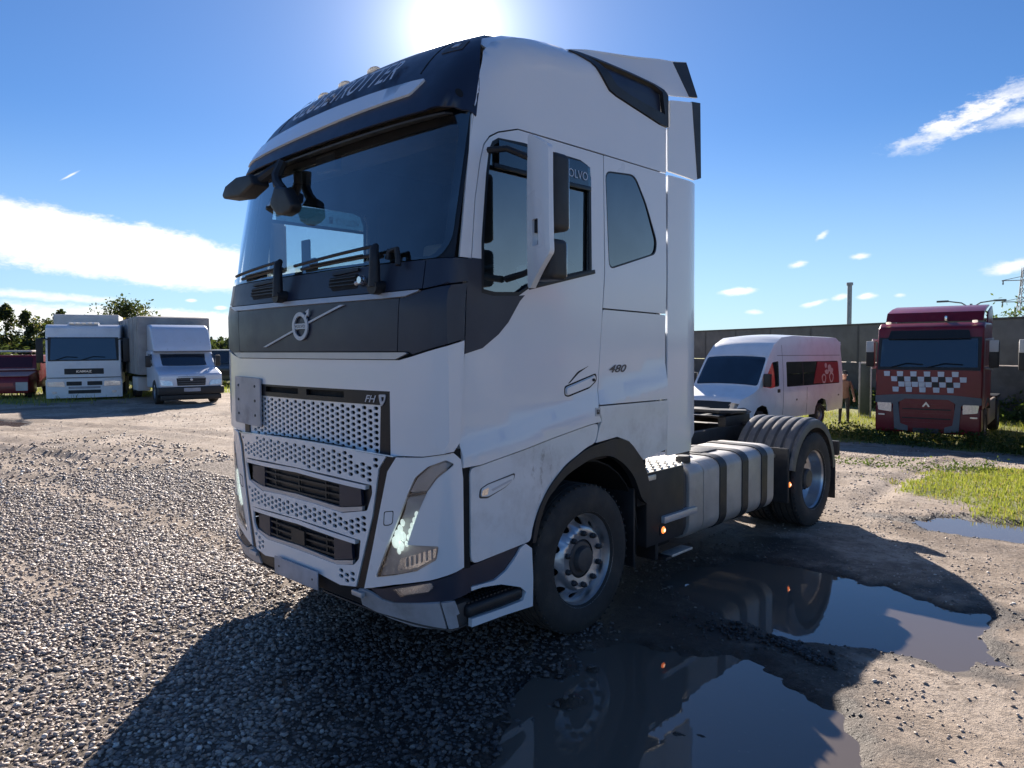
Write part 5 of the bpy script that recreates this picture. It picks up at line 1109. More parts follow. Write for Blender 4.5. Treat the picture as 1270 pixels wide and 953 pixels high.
# --- silver-blue bonneted truck with sleeping pod and tarpaulin body
def pod_truck():
    t = empty('box_truck', 'silver-blue bonneted truck with tall sleeping pod over the cab and grey tarpaulin body', 'truck', (-20.7, 8.0, 0), 1.37)
    MB().prism([(0.05, .55), (.05, 1.02), (.35, 1.12), (1.0, 1.26), (1.55, 1.80), (2.6, 1.82), (2.6, .5)], 'x', -1.0, 1.0).build('cab', B_BLUEW, t, .07, 3)
    MB().prism([(1.28, 1.78), (1.35, 2.02), (1.75, 2.62), (2.1, 2.74), (2.62, 2.76), (2.62, 1.78)], 'x', -.96, .96).build('sleeping_pod', B_BLUEW, t, .10, 3)
    fs = lambda x, z: (x, 1.0+(np.asarray(z)-1.26)*1.02-.03+.10*(np.asarray(x))**4, z)
    patch('windscreen', B_GLASS, t, rnd([(-.84, 1.30), (.84, 1.30), (.78, 1.70), (-.78, 1.70)], .05), fs, [], .3, .02, ctr=CB)
    box('screen_header', B_GTR(), t, (-.94, .94), (1.30, 1.38), (1.76, 1.80), .01)
    gr = fp('grille', B_BLACK, t, [(-.44, .64), (.44, .64), (.48, 1.0), (-.48, 1.0)], .02, .1, .6, th=.04)
    MB().lathe([(.001, -.03), (.045, -.02), (.05, 0)], (0, .02, .84), 'y', 16).build('grille_emblem', B_LAMP, gr)
    for k in range(4): box('grille_bar', B_DGREY, gr, (-.42, .42), (-.005, .02), (.69+k*.08, .705+k*.08), .003)
    for sg in (1, -1):
        fp('headlight', B_LAMP, t, [(sg*.56, .64), (sg*.94, .66), (sg*.98, .84), (sg*.62, .80)], .0, .1, .6, th=.04)
        box('mirror', B_BLACK, t, (min(sg*1.05, sg*1.22), max(sg*1.05, sg*1.22)), (1.2, 1.3), (1.25, 1.65), .03)
        tubeo('mirror_arm', B_BLACK, t, [(sg*.95, 1.35, 1.3), (sg*1.1, 1.25, 1.35)], .02)
        simple_wheel(t, sg*1.02, .95, .42, sg=sg); simple_wheel(t, sg*1.05, 5.6, .42, sg=sg)
        box('side_window', B_GLASS, t, (sg*1.0-.005, sg*1.0+.005), (1.35, 2.1), (1.3, 1.7), .02)
    box('bumper', B_BLACK, t, (-1.04, 1.04), (-.06, .25), (.34, .60), .05); fp('number_plate', M_PLATE, t, rect(-.26, .26, .44, .56), -.09, th=.02, bow=0)
    box('lower_valance', B_BLACK, t, (-.95, .95), (.0, .2), (.16, .33), .03)
    box('chassis', M_CHAS, t, (-.4, .4), (.4, 8.2), (.45, .7), .02)
    MB().prism([(2.75, .95), (2.75, 3.02), (3.0, 3.08), (8.6, 3.05), (8.6, .95)], 'x', -1.22, 1.22).build('tarpaulin_body', B_DARKT, t, .04)
    for k in range(6): box('tarp_fold', B_DARKT, t, (-1.235, -1.215), (2.95+k*.95, 2.98+k*.95), (.98, 3.0), .004)
    box('side_tool_box', B_GRAYL, t, (-1.2, -.8), (3.3, 4.6), (.35, .85), .03)
    u = empty('trailer', 'light grey panelled trailer coupled behind the silver-blue pod truck', 'trailer', (-20.7, 8.0, 0), 1.37)
    MB().prism([(9.1, .95), (9.1, 2.98), (14.8, 2.86), (14.8, .95)], 'x', -1.25, 1.25).build('trailer_body', B_GRAYL, u, .03)
    for k in range(6): box('side_panel', B_GRAYL if k % 2 else B_GRAYT, u, (-1.27, -1.25), (9.15+k*.94, 10.05+k*.94), (1.0, 2.8), .006)
    box('rail', B_STEEL, u, (-1.285, -1.255), (9.1, 14.8), (1.86, 1.92), .004)
    for sg in (1, -1): [simple_wheel(u, sg*1.1, y, .42, sg=sg) for y in (10.5, 13.4)]
def B_GTR(): return B_DGREY
pod_truck()
# --- dark van behind, low red vehicle at the edge
d_ = empty('dark_van', 'dark van half hidden behind the silver-blue pod truck, seen just left of the tractor', 'van', (-31.0, 14.0, -.05), 1.1)
MB().prism([(0, .35), (0, .95), (.8, 1.12), (1.5, 1.85), (4.8, 1.9), (4.8, .35)], 'x', -.95, .95).build('body', mat('van_dark_paint', (.035, .05, .055), .35, coat=.4), d_, .08, 3)
patch('windscreen', B_GLASS, d_, rnd([(-.8, 1.18), (.8, 1.18), (.72, 1.74), (-.72, 1.74)], .05), lambda x, z: (x, .80+(z-1.12)*.96-.03, z), [], .3, .02, ctr=CB)
fp('grille', B_BLACK, d_, rect(-.4, .4, .6, .85), -.02, th=.03); [fp('headlight', B_LAMP, d_, rect(*sorted((s*.5, s*.85)), .65, .82), -.02, th=.03) for s in (1, -1)]
[simple_wheel(d_, s*.95, y, .34, .2, s) for s in (1, -1) for y in (.8, 3.9)]
r_ = empty('red_vehicle', 'low red vehicle with a hood coloured pink for sun glow and dark red cab at the left edge', 'vehicle', (-29.6, 4.1, -.05), 1.08)
MB().prism([(0, .25), (0, .68), (.1, .92), (1.1, 1.06), (1.1, .25)], 'x', -1.2, 1.2).build('nose', B_RED, r_, .04)
patch('hood_panel', B_PINK, r_, [(-1.18, .02), (.4, .02), (.4, 1.05), (-1.18, 1.05)], lambda x, y: (x, y, .925+y*.13), [], .4, .02, ctr=(0, .5, 0)); patch('hood_panel', B_PINK, r_, [(.42, .02), (1.18, .02), (1.18, 1.05), (.42, 1.05)], lambda x, y: (x, y, .925+y*.13), [], .4, .02, ctr=(0, .5, 0))
box('cowl_strip', B_PINK, r_, (-1.15, 1.15), (1.1, 1.35), (1.12, 1.18), .02); MB().prism([(1.3, .4), (1.3, 1.2), (1.5, 1.72), (3.6, 1.72), (3.6, .4)], 'x', -1.15, 1.15).build('cab', B_RED, r_, .05)
patch('windscreen', mat('dark_red_screen', (.06, .012, .02), .15), r_, rect(-1.0, 1.0, 1.24, 1.64), lambda x, z: (x, 1.28+(z-1.2)*.40-.015, z), [], .4, .02, ctr=CB)
fp('lamp_panel', B_GRAYL, r_, rect(.78, 1.18, .35, .68), -.02, th=.03, bow=0); fp('front_panel', B_REDL, r_, rect(-1.1, .7, .52, .66), -.02, th=.03, bow=0)
fp('number_plate', M_PLATE, r_, rect(-.6, -.1, .34, .44), -.03, th=.02, bow=0); box('roof_rack', B_GRAYL, r_, (-.9, .9), (1.7, 2.6), (1.84, 1.92), .03); [box('rack_foot', B_BLACK, r_, (s*.8-.03, s*.8+.03), (1.9, 2.0), (1.70, 1.86), .01) for s in (1, -1)]
box('mirror', mat('yellow_plastic', (.45, .28, .04), .5), r_, (1.18, 1.30), (1.2, 1.3), (1.1, 1.5), .03); [simple_wheel(r_, s*1.15, y, .36, .22, s) for s in (1, -1) for y in (.75, 3.1)]

# --- white minibus with the red window film
def minibus():
    t = empty('minibus', 'white high-roof minibus with red printed film on its rear side windows and damaged front corner', 'minibus', (-5.72, 15.85, -.64), -.055)
    prof = [(.10, .48), (.02, .82), (.14, 1.04), (.62, 1.24), (.80, 1.34), (1.42, 2.18), (1.75, 2.50), (2.25, 2.72), (3.0, 2.77), (5.9, 2.72), (6.18, 2.58), (6.25, 1.5), (6.28, .45), (5.15, .42), (5.12, .62), (4.98, .80), (4.72, .86), (4.46, .80), (4.32, .62), (4.29, .40), (1.42, .40), (1.38, .62), (1.24, .80), (.98, .86), (.72, .80), (.58, .62), (.55, .42)]
    # side sheets follow a barrel section; built as lofted sheets for each side plus the top
    xs = lambda z: 1.03-.055*np.clip((np.asarray(z)-1.25)/1.0, 0, 1.6)**1.6-.03*np.clip((.8-np.asarray(z))/.4, 0, 1)
    def fsd(sg, o=0.): return lambda y, z: (sg*(xs(z)+o-.22*np.clip((.75-np.asarray(y))/.75, 0, 1)**2), np.asarray(y, float), np.asarray(z, float))
    WB = rnd([(2.42, 1.30), (2.42, 2.02), (5.95, 1.99), (6.02, 1.28)], .06); WD = rnd([(1.02, 1.36), (1.08, 1.46), (1.60, 2.02), (1.98, 2.05), (1.98, 1.34), (1.5, 1.30)], .05)
    for sg in (1, -1):
        s_ = patch('side_panel', B_WHITE, t, prof, fsd(sg), [WB, WD], .16, .02, ctr=(0, 3, 1.3), ang=50)
        patch('side_window', B_BUSG, s_, WB, fsd(sg, -.012), [], .3, .01, ctr=(0, 3, 1.3)); patch('door_window', B_BUSG, s_, WD, fsd(sg, -.012), [], .3, .01, ctr=(0, 3, 1.3))
        for y in (3.45, 4.6): patch('window_pillar', B_BLACK, s_, rect(y, y+.05, 1.3, 2.0), fsd(sg, -.006), [], .3, .01, ctr=(0, 3, 1.3))
        if sg > 0:
            fm_ = mat('red_window_film', (.30, .030, .035), .35); fw = mat('white_window_print', (.62, .50, .48), .4)
            rf = patch('window_film', fm_, s_, rnd([(4.15, 1.33), (4.45, 1.99), (5.92, 1.96), (5.99, 1.30)], .04), fsd(1, .0), [], .3, .006, ctr=(0, 3, 1.3))
            def blob(c, r, e=1., n=14, h=0): return [(c[0]+r*math.cos(a)*(1+.12*math.sin(3*a+h)), c[1]+r*e*math.sin(a)) for a in np.linspace(0, 2*math.pi, n+1)[:-1]]
            for c, r, ri in (((4.86, 1.46), .15, .10), ((5.40, 1.48), .16, .11)): patch('film_print', fw, rf, blob(c, r), fsd(1, .006), [blob(c, ri)], .2, .004, ctr=(0, 3, 1.3))
            for c, r, e in (((5.08, 1.66), .15, .5), ((5.28, 1.78), .12, .9), ((5.02, 1.86), .08, 1.), ((5.40, 1.70), .14, .6)): patch('film_print', fw, rf, blob(c, r, e), fsd(1, .006), [], .2, .004, ctr=(0, 3, 1.3))
        for a, b_ in (((2.2, .5), (2.2, 2.5)), ((3.7, .45), (3.7, 1.25))): patch('panel_joint', B_DGREY, s_, rect(a[0], a[0]+.015, a[1], b_[1]), fsd(sg, .003), [], .3, .004, ctr=(0, 3, 1.3))
        patch('roof_crease', B_DGREY, s_, [(1.9, 2.20), (6.1, 2.16), (6.1, 2.175), (1.9, 2.215)], fsd(sg, .002), [], .3, .004, ctr=(0, 3, 1.3))
        box('door_handle', B_BLACK, s_, (sg*1.035-.012, sg*1.035+.012), (1.86, 2.0), (1.16, 1.26), .01)
        for y in (3.0, 5.9): box('side_marker', M_AMB if False else B_DGREY, s_, (sg*1.03-.01, sg*1.03+.01), (y, y+.08), (.88, .93), .004)
        simple_wheel(t, sg*.98, .98, .35, .22, sg); simple_wheel(t, sg*.98, 4.72, .35, .22, sg)
        box('mirror', B_BLACK, t, (min(sg*1.05, sg*1.25), max(sg*1.05, sg*1.25)), (.98, 1.1), (1.36, 1.72), .03)
    # skin over the roof, screen and bonnet
    top = [(.10, .48), (.02, .82), (.14, 1.04), (.40, 1.16), (.80, 1.34)]
    fy = [0, .12, .62, .80, 1.42, 1.75, 2.25, 3.0, 5.9, 6.18, 6.26]; fz = [.84, 1.04, 1.24, 1.34, 2.18, 2.50, 2.72, 2.77, 2.72, 2.58, 2.50]
    def rf_(x, y):
        z = np.interp(y, fy, fz); w = xs(z)-.22*np.clip((.75-np.asarray(y))/.75, 0, 1)**2
        return x*w, y+.0*x, z+.05*(1-np.abs(x)**2.2)
    patch('roof', B_WHITE, t, [(-1, 1.42), (1, 1.42), (1, 6.26), (-1, 6.26)], rf_, [], .14, .02, ctr=(0, 3, 1), ang=50)
    patch('bonnet', B_WHITE, t, [(-1, .06), (1, .06), (1, .80), (-1, .80)], rf_, [], .12, .02, ctr=(0, 3, .6), ang=50)
    patch('windscreen', B_BUSG, t, rnd([(-.93, .84), (.93, .84), (.93, 1.40), (-.93, 1.40)], .06), rf_, [], .12, .02, ctr=(0, 3, .6), ang=50)
    patch('screen_frame', B_WHITE, t, [(-1, .80), (1, .80), (1, 1.42), (-1, 1.42)], lambda x, y: tuple(a-b for a, b in zip(rf_(x, y), (0, 0, .012))), [rnd([(-.93, .84), (.93, .84), (.93, 1.40), (-.93, 1.40)], .06)], .12, .02, ctr=(0, 3, .6), ang=50)
    box('rear_wall', B_WHITE, t, (-.95, .95), (6.18, 6.26), (.5, 2.6), .04)
    box('interior_floor', B_BLACK, t, (-.9, .9), (.3, 6.1), (.42, .5), .02)
    fr = fp('front_grille', B_BLACK, t, [(-.55, .66), (.55, .66), (.62, .98), (-.62, .98)], .0, .3, .8, th=.06, bow=.12)
    box('bumper', B_BLACK, t, (-.98, .98), (-.10, .35), (.40, .64), .08, seg=3)
    MB().prism([(.60, .44), (.88, .50), (1.0, .72), (.92, .84), (.66, .78)], 'y', .0, .50).build('broken_bumper_corner', B_DGREY, t, .03)
    box('bumper_lip', B_WHITE, t, (-.9, .62), (-.13, -.08), (.56, .60), .01)
    for sg in (1, -1): patch('headlight', B_LAMP, t, [(sg*.55, .72), (sg*.86, .78), (sg*.90, .98), (sg*.80, 1.06), (sg*.58, .92)], lambda x, z: (x, .02+.55*np.clip((abs(np.asarray(x))-.55)/.4, 0, 1)**1.6, z), [], .1, .04, ctr=CB)
    for sg in (-.45, .45):
        for yy in (1.95, 2.9, 3.8, 4.7, 5.5): box('passenger_seat', M_INT, t, (sg-.25, sg+.25), (yy, yy+.14), (.6, 1.72), .05)
    box('dashboard', M_INT, t, (-.88, .88), (.95, 1.25), (1.0, 1.34), .06)
minibus()

# --- red tractor with chequered decal; its neighbour at the right edge
def tractor(label, loc, rz, paint, cat='truck', cheq=True):
    t = empty('parked_tractor', label, cat, loc, rz, 'tractor units parked along the wall')
    cab_body(t, paint, 2.46, 2.2, .95, 3.22, 2.0, name='cab', bev=.13)
    fp('windscreen', B_GLASS, t, [(-1.12, 2.06), (1.12, 2.06), (1.10, 2.80), (-1.10, 2.80)], -.045, .20, 2.0, bow=0)
    fp('screen_surround', B_BLACK, t, rect(-1.18, 1.18, 1.98, 2.84), -.025, .20, 2.0, bow=0)
    fp('sun_visor', B_BLACK, t, [(-.95, 2.80), (.95, 2.80), (.90, 3.02), (-.90, 3.02)], .02, .45, 2.8, th=.04)
    fp('front_lid', paint, t, [(-1.2, 1.30), (1.2, 1.30), (1.2, 1.98), (-1.2, 1.98)], -.04)
    for a0, a1 in ((-.85, -.1), (.0, .8)): tubeo('wiper', B_BLACK, t, [(a0, -.06, 2.05), ((a0+a1)/2, -.05, 2.16), (a1, -.05, 2.13)], .014, 5)

    if cheq:
        ww = mat('chequer_white', (.62, .64, .70), .4); rows = [(0, [0, 2, 4, 6, 8, 10.]), (1, [1, 3, 5, 7, 9, 11, 12]), (2, [1, 2.9, 3, 5, 7, 9, 11, 10]), (3, [1, 3, 5, 7, 9])]
        k = 0
        for r_i in range(4):
            for c in range(12):
                on = (c+r_i) % 2 == 0
                if (r_i == 0 and c > 10) or (r_i == 2 and (c < 1 or c > 10)) or (r_i == 3 and (c < 1 or c > 9)) or (r_i == 1 and c < 1): continue
                if on:
                    x0 = -1.02+c*.158+r_i*.02; z1 = 1.945-r_i*.138; fp('chequer_square', ww, t, [(x0, z1), (x0+.152, z1), (x0+.148, z1-.132), (x0+.012, z1-.132)], -.075, th=.004, r=.012)
                elif r_i in (1, 2) and c > 1 and c < 10:
                    x0 = -1.02+c*.158+r_i*.02; z1 = 1.945-r_i*.138; fp('chequer_square', M_TXT if (r_i == 2 and c < 6) else B_BLACK, t, [(x0, z1), (x0+.152, z1), (x0+.148, z1-.132), (x0+.012, z1-.132)], -.073, th=.004, r=.012)
    fp('grey_mask', B_DGREY, t, [(-1.22, 1.28), (-.6, 1.34), (.6, 1.34), (1.22, 1.28), (1.22, 1.10), (.78, 1.08), (.74, .40), (.42, .36), (.42, .50), (.60, .56), (.66, 1.12), (.5, 1.22), (-.5, 1.22), (-.66, 1.12), (-.60, .56), (-.42, .50), (-.42, .36), (-.74, .40), (-.78, 1.08), (-1.22, 1.10)], -.075, th=.05)
    gl_ = fp('grille_panel', paint, t, [(-.66, .45), (.66, .45), (.62, 1.2), (.5, 1.26), (-.5, 1.26), (-.62, 1.2)], -.05, th=.03)
    for k in range(5): fp('grille_bar', B_BLACK if k % 2 else paint, gl_, rect(-.56, .56, .58+k*.12, .61+k*.12), -.075, th=.02)
    patch('grille_emblem', B_LAMP, gl_, [(-.09, 1.03), (0, 1.16), (.09, 1.03), (.05, 1.02), (0, 1.09), (-.05, 1.02)], ff(-.10), [], .2, .02, ctr=CB)
    box('bumper', paint, t, (-1.22, 1.22), (-.02, .45), (.32, 1.0), .06, seg=3)
    fp('number_plate', mat('dim_plate', (.05, .045, .05), .5), t, rect(-.30, .30, .34, .46), -.09, th=.02, bow=0)
    for sg in (1, -1):
        fp('headlight', B_LAMP, t, [(sg*.82, .86), (sg*1.14, .90), (sg*1.17, 1.10), (sg*.82, 1.10)], -.085, th=.05)
        fp('fog_lamp', B_LAMP, t, rect(*sorted((sg*.98, sg*1.14)), .76, .80), -.085, th=.03)
        a = box('mirror', B_BLACK, t, (min(sg*1.32, sg*1.54), max(sg*1.32, sg*1.54)), (.25, .42), (2.05, 2.72), .04); box('mirror_cap', B_GRAYL, a, (min(sg*1.33, sg*1.53), max(sg*1.33, sg*1.53)), (.22, .26), (2.45, 2.75), .02)
        tubeo('mirror_arm', B_GRAYL, t, [(sg*1.15, .5, 2.75), (sg*1.4, .35, 2.78)], .035); tubeo('mirror_arm', B_GRAYL, t, [(sg*1.15, .5, 2.05), (sg*1.4, .35, 2.02)], .035)
        box('side_window', B_GLASS, t, (sg*1.222-.006, sg*1.222+.006), (.55, 1.35), (2.1, 2.75), .02)
        box('door_edge_strip', B_GRAYL, t, (sg*1.225-.004, sg*1.225+.006), (.34, .42), (1.2, 2.8), .004)
        simple_wheel(t, sg*1.2, 1.4, sg=sg); simple_wheel(t, sg*1.22, 5.1, sg=sg)
        box('side_skirt', mat('tan_grey_panel', (.30, .24, .19), .5), t, (sg*1.16-.04, sg*1.16+.04), (2.2, 4.2), (.42, 1.08), .03)
        MB().prism([(.7, .95), (.82, 1.10), (1.2, 1.22), (1.6, 1.22), (2.0, 1.08), (2.1, .9), (2.0, .9), (1.85, 1.02), (1.5, 1.1), (1.25, 1.1), (.9, 1.0)], 'x', sg*1.19-.04, sg*1.19+.05).build('arch_trim', B_BLACK, t, .01)
    # roof air deflector with side wings
    MB().prism([(.75, 3.26), (.95, 3.52), (1.6, 3.66), (2.25, 3.74), (2.25, 3.70), (1.6, 3.60), (1.0, 3.44)], 'x', -1.15, 1.15).build('roof_deflector', paint, t, .02)
    for sg in (1, -1): MB().prism([(1.2, 3.22), (1.3, 3.50), (2.3, 3.70), (2.55, 3.55), (2.45, 3.0), (2.2, 2.3), (2.1, 3.2)], 'x', sg*1.19-.02, sg*1.19+.02).build('side_wing', paint, t, .01)
    for k in (-1, 1): box('roof_lamp', M_CLAM, t, (k*1.0-.06, k*1.0+.06), (.30, .38), (3.20, 3.27), .02)
    box('roof_horn', M_CHR, t, (.3, .36), (.5, .8), (3.27, 3.40), .02)
    box('chassis', M_CHAS, t, (-.45, .45), (1.5, 6.3), (.7, 1.0), .02); box('rear_mudguard', B_BLACK, t, (.65, 1.22), (4.5, 5.7), (1.02, 1.10), .03)
    box('cab_back', paint, t, (-1.15, 1.15), (2.15, 2.3), (1.0, 3.2), .02)
    return t
tractor('dark red tractor unit with a white chequered decal across its front, parked by the wall', (-1.15, 18.95, -.80), .10, B_RED)
tractor('dark tractor unit cut off by the right edge, its mirror and cab corner in view', (2.62, 17.4, -.80), .16, mat('dark_teal_paint', (.03, .045, .05), .4, coat=.4), cheq=False)

tractor('red tractor unit outside the right edge, seen only mirrored in the white cab', (17.5, 19.0, -.3), -.75, B_REDL, cheq=False)
tractor('white tractor unit outside the right edge, seen only mirrored in the white cab', (21.5, 18.0, -.3), -.75, B_WHITE, cheq=False)
# ------------------------------------------------------------------ wall, poles, pylon
def wall_xy(x): return 28.1+.552*(-.45-x)
wl = empty('concrete_wall', 'long precast concrete wall closing the yard behind the minibus and red tractor', 'wall', (0, 0, 0))
wd = Vector((-1, .552, 0)).normalized(); wa = math.atan2(wd.y, wd.x); base = Vector((9, wall_xy(9), 0)); gz = -1.0
pan_me = None
for k in range(15):
    p = base+wd*(3.05*k)
    for row, (z0, z1, mt, th) in enumerate(((gz, 1.06, B_CONC2, .10), (1.10, 2.72, B_CONC, .14))):
        if k == 0: pn = box('wall_panel', mt, wl, (.02, 3.03), (-th/2, th/2), (z0, z1), .015); 
        else: pn = copy_part(first[row])
        if k == 0: first = (globals().get('first') or {}) if row else {}; first[row] = pn
        pn.location = (p.x, p.y, 0); pn.rotation_euler = (0, 0, wa)
    q_ = box('wall_post', B_CONC2, wl, (-.06, .06), (-.085, .085), (gz, 2.66), .015) if k == 0 else copy_part(first['post'])
    if k == 0: first['post'] = q_
    q_.location = (p.x, p.y, 0); q_.rotation_euler = (0, 0, wa)
cp_ = box('coping', B_CONC2, wl, (0, 45.7), (-.10, .10), (2.722, 2.79), .01); cp_.location = base; cp_.rotation_euler = (0, 0, wa)
def at_az(a, dist): return (CAM_LOC.x+dist*math.sin(R(a)), CAM_LOC.y+dist*math.cos(R(a)))
ch = empty('flue_pipe', 'grey steel flue pipe rising behind the concrete wall left of the red tractor', 'pipe', (*at_az(-18.75, 44), -1))
MB().lathe([(.12, 0), (.12, 6.1), (.17, 6.1), (.17, 6.25), (.001, 6.27)], (0, 0, 0), 'z', 16).build('pipe', B_STEEL, ch); MB().lathe([(.14, 1.2), (.14, 1.3)], (0, 0, 0), 'z', 12).build('pipe_band', B_DGREY, ch)
py = empty('power_pylon', 'lattice power pylon far beyond the wall at the right edge', 'pylon', (*at_az(-8.55, 190), -1), .5)
m = MB(); H0 = 19.0
for sx in (-1, 1):
    for sy in (-1, 1): m.tube([(sx*2.2, sy*2.2, 0), (sx*.6, sy*.6, H0*.72), (sx*.35, sy*.35, H0)], .09, 4)
for k in range(10):
    z0 = k*1.86; z1 = z0+1.86; f0 = np.interp(z0, [0, H0*.72, H0], [2.2, .6, .35]); f1 = np.interp(z1, [0, H0*.72, H0], [2.2, .6, .35])
    for a, b_ in (((-1, -1), (1, -1)), ((1, -1), (1, 1)), ((1, 1), (-1, 1)), ((-1, 1), (-1, -1))):
        m.tube([(a[0]*f0, a[1]*f0, z0), (b_[0]*f1, b_[1]*f1, z1)], .045, 4); m.tube([(b_[0]*f0, b_[1]*f0, z0), (a[0]*f1, a[1]*f1, z1)], .07, 4)
m.build('lattice_mast', B_STEEL, py, smooth=False)
for z in (H0*.62, H0*.86): 
    m = MB(); m.tube([(-4.2, 0, z), (4.2, 0, z)], .09, 4); m.tube([(-4.2, 0, z), (0, 0, z+.9), (4.2, 0, z)], .06, 4); m.build('cross_arm', B_STEEL, py, smooth=False)
    for sx in (-3.9, 3.9): MB().lathe([(.1, -.9), (.16, -.6), (.1, -.3), (.16, -.1)], (sx, 0, z), 'z', 8).build('insulator', B_DGREY, py)
sl_ = empty('street_lamp', 'twin-arm street lamp showing above the roof of the red tractor', 'street lamp', (*at_az(-11.4, 46), -1))
tubeo('lamp_post', B_STEEL, sl_, [(0, 0, 0), (0, 0, 5.0)], .07)
for sg in (1, -1): tubeo('lamp_arm', B_STEEL, sl_, [(0, 0, 4.75), (sg*.4, sg*.2, 5.05), (sg*1.0, sg*.5, 5.15)], .035); box('lamp_head', B_DGREY, sl_, (sg*1.2-.28, sg*1.2+.28), (sg*.6-.08, sg*.6+.08), (5.10, 5.2), .02)
gp = empty('leaning_gate', 'tall dark green gate leaf with pale edges standing left of the red tractor', 'gate', (-4.92, 26.0, -.86), .25)
box('gate_sheet', B_DKGR, gp, (-.16, .16), (-.02, .02), (.12, 2.0), .005)
for s in (-1, 1): box('frame_post', B_STEEL, gp, (s*.19-.03, s*.19+.03), (-.03, .03), (0, 2.08), .008)
for z in (.1, 2.04): box('frame_rail', B_STEEL, gp, (-.16, .16), (-.03, .03), (z-.03, z+.03), .008)

# ------------------------------------------------------------------ person by the back of the minibus
def person():
    px_, py_ = -4.62, 23.0; t = empty('person', 'person in a brown jacket and dark cap standing at the rear corner of the minibus', 'person', (px_, py_, -.80), .35)
    J = [((0, 0, .95), .13), ((0, .0, 1.12), .13), ((0, .01, 1.32), .15), ((0, .0, 1.46), .07), ((0, -.01, 1.55), .055), ((0, -.015, 1.60), .075), ((0, -.01, 1.70), .085),
         ((.17, 0, 1.40), .065), ((.25, .0, 1.14), .048), ((.30, -.06, .90), .036), ((-.17, 0, 1.40), .065), ((-.24, .02, 1.14), .048), ((-.25, -.02, .88), .036),
         ((.10, 0, .88), .095), ((.11, -.02, .48), .062), ((.12, .02, .09), .045), ((.13, -.12, .03), .04), ((-.10, 0, .88), .095), ((-.12, .0, .48), .062), ((-.13, .05, .09), .045), ((-.14, -.09, .03), .04)]
    E = [(0, 1), (1, 2), (2, 3), (3, 4), (4, 5), (5, 6), (2, 7), (7, 8), (8, 9), (2, 10), (10, 11), (11, 12), (0, 13), (13, 14), (14, 15), (15, 16), (0, 17), (17, 18), (18, 19), (19, 20)]
    for w_, sg, x0 in ((9, 1, .30), (12, -1, -.25)):
        b = J[w_][0]; J.append(((b[0]+.0, b[1]-.02, b[2]-.07), .032)); pm = len(J)-1; E.append((w_, pm))
        for f_, (dx, L) in enumerate(((-.022, .075), (-.007, .085), (.008, .08), (.022, .065))): J.append(((b[0]+dx, b[1]-.04-.01*f_, b[2]-.07-L), .010)); E.append((pm, len(J)-1))
        J.append(((b[0]-sg*.045, b[1]-.05, b[2]-.09), .011)); E.append((pm, len(J)-1))
    me = bpy.data.meshes.new('body'); me.from_pydata([j[0] for j in J], E, []); o = bpy.data.objects.new('body', me); COL.objects.link(o); o.parent = t
    sk = o.modifiers.new('s', 'SKIN')
    for i, j in enumerate(J): me.skin_vertices[0].data[i].radius = (j[1], j[1]); me.skin_vertices[0].data[i].use_root = (i == 0)
    o.modifiers.new('u', 'SUBSURF').levels = 1
    bpy.context.view_layer.update(); m2 = bpy.data.meshes.new_from_object(o.evaluated_get(bpy.context.evaluated_depsgraph_get())); o.modifiers.clear(); o.data = m2
    skin = mat('skin', (.45, .25, .18), .6); jk = mat('brown_jacket', (.13, .075, .055), .9, bump=.4, bscale=40); tr = mat('dark_trousers', (.02, .021, .026), .9)
    for m_ in (jk, tr, skin): m2.materials.append(m_)
    for p in m2.polygons: z = p.center.z; r_ = math.hypot(p.center.x, 0); p.material_index = 2 if (z > 1.50 or (z < .90 and z > .6 and abs(p.center.x) > .21)) else (0 if z > .86 else 1); p.use_smooth = True
    MB().lathe([(.001, 1.80), (.06, 1.79), (.092, 1.745), (.095, 1.705)], (0, -.01, 0), 'z', 16).add([(-.07, -.09, 1.715), (.07, -.09, 1.715), (.05, -.17, 1.705), (-.05, -.17, 1.705), (-.07, -.09, 1.722), (.07, -.09, 1.722), (.05, -.17, 1.712), (-.05, -.17, 1.712)], [(0, 1, 2, 3), (7, 6, 5, 4), (0, 4, 5, 1), (1, 5, 6, 2), (2, 6, 7, 3), (3, 7, 4, 0)]).build('cap', tr, t)
    MB().lathe([(.001, 0), (.012, .004), (.014, .02)], (0, -.098, 1.62), 'y', 8).build('nose', skin, t)
    for s in (-1, 1): MB().lathe([(.001, -.012), (.011, 0), (.001, .012)], (s*.03, -.09, 1.655), 'z', 8).build('eye', B_BLACK, t); MB().lathe([(.001, -.03), (.018, 0), (.001, .03)], (s*.088, 0, 1.64), 'z', 8).build('ear', skin, t)
    box('mouth', mat('lip_colour', (.25, .09, .08), .6), t, (-.02, .02), (-.092, -.084), (1.585, 1.593), .003)
person()

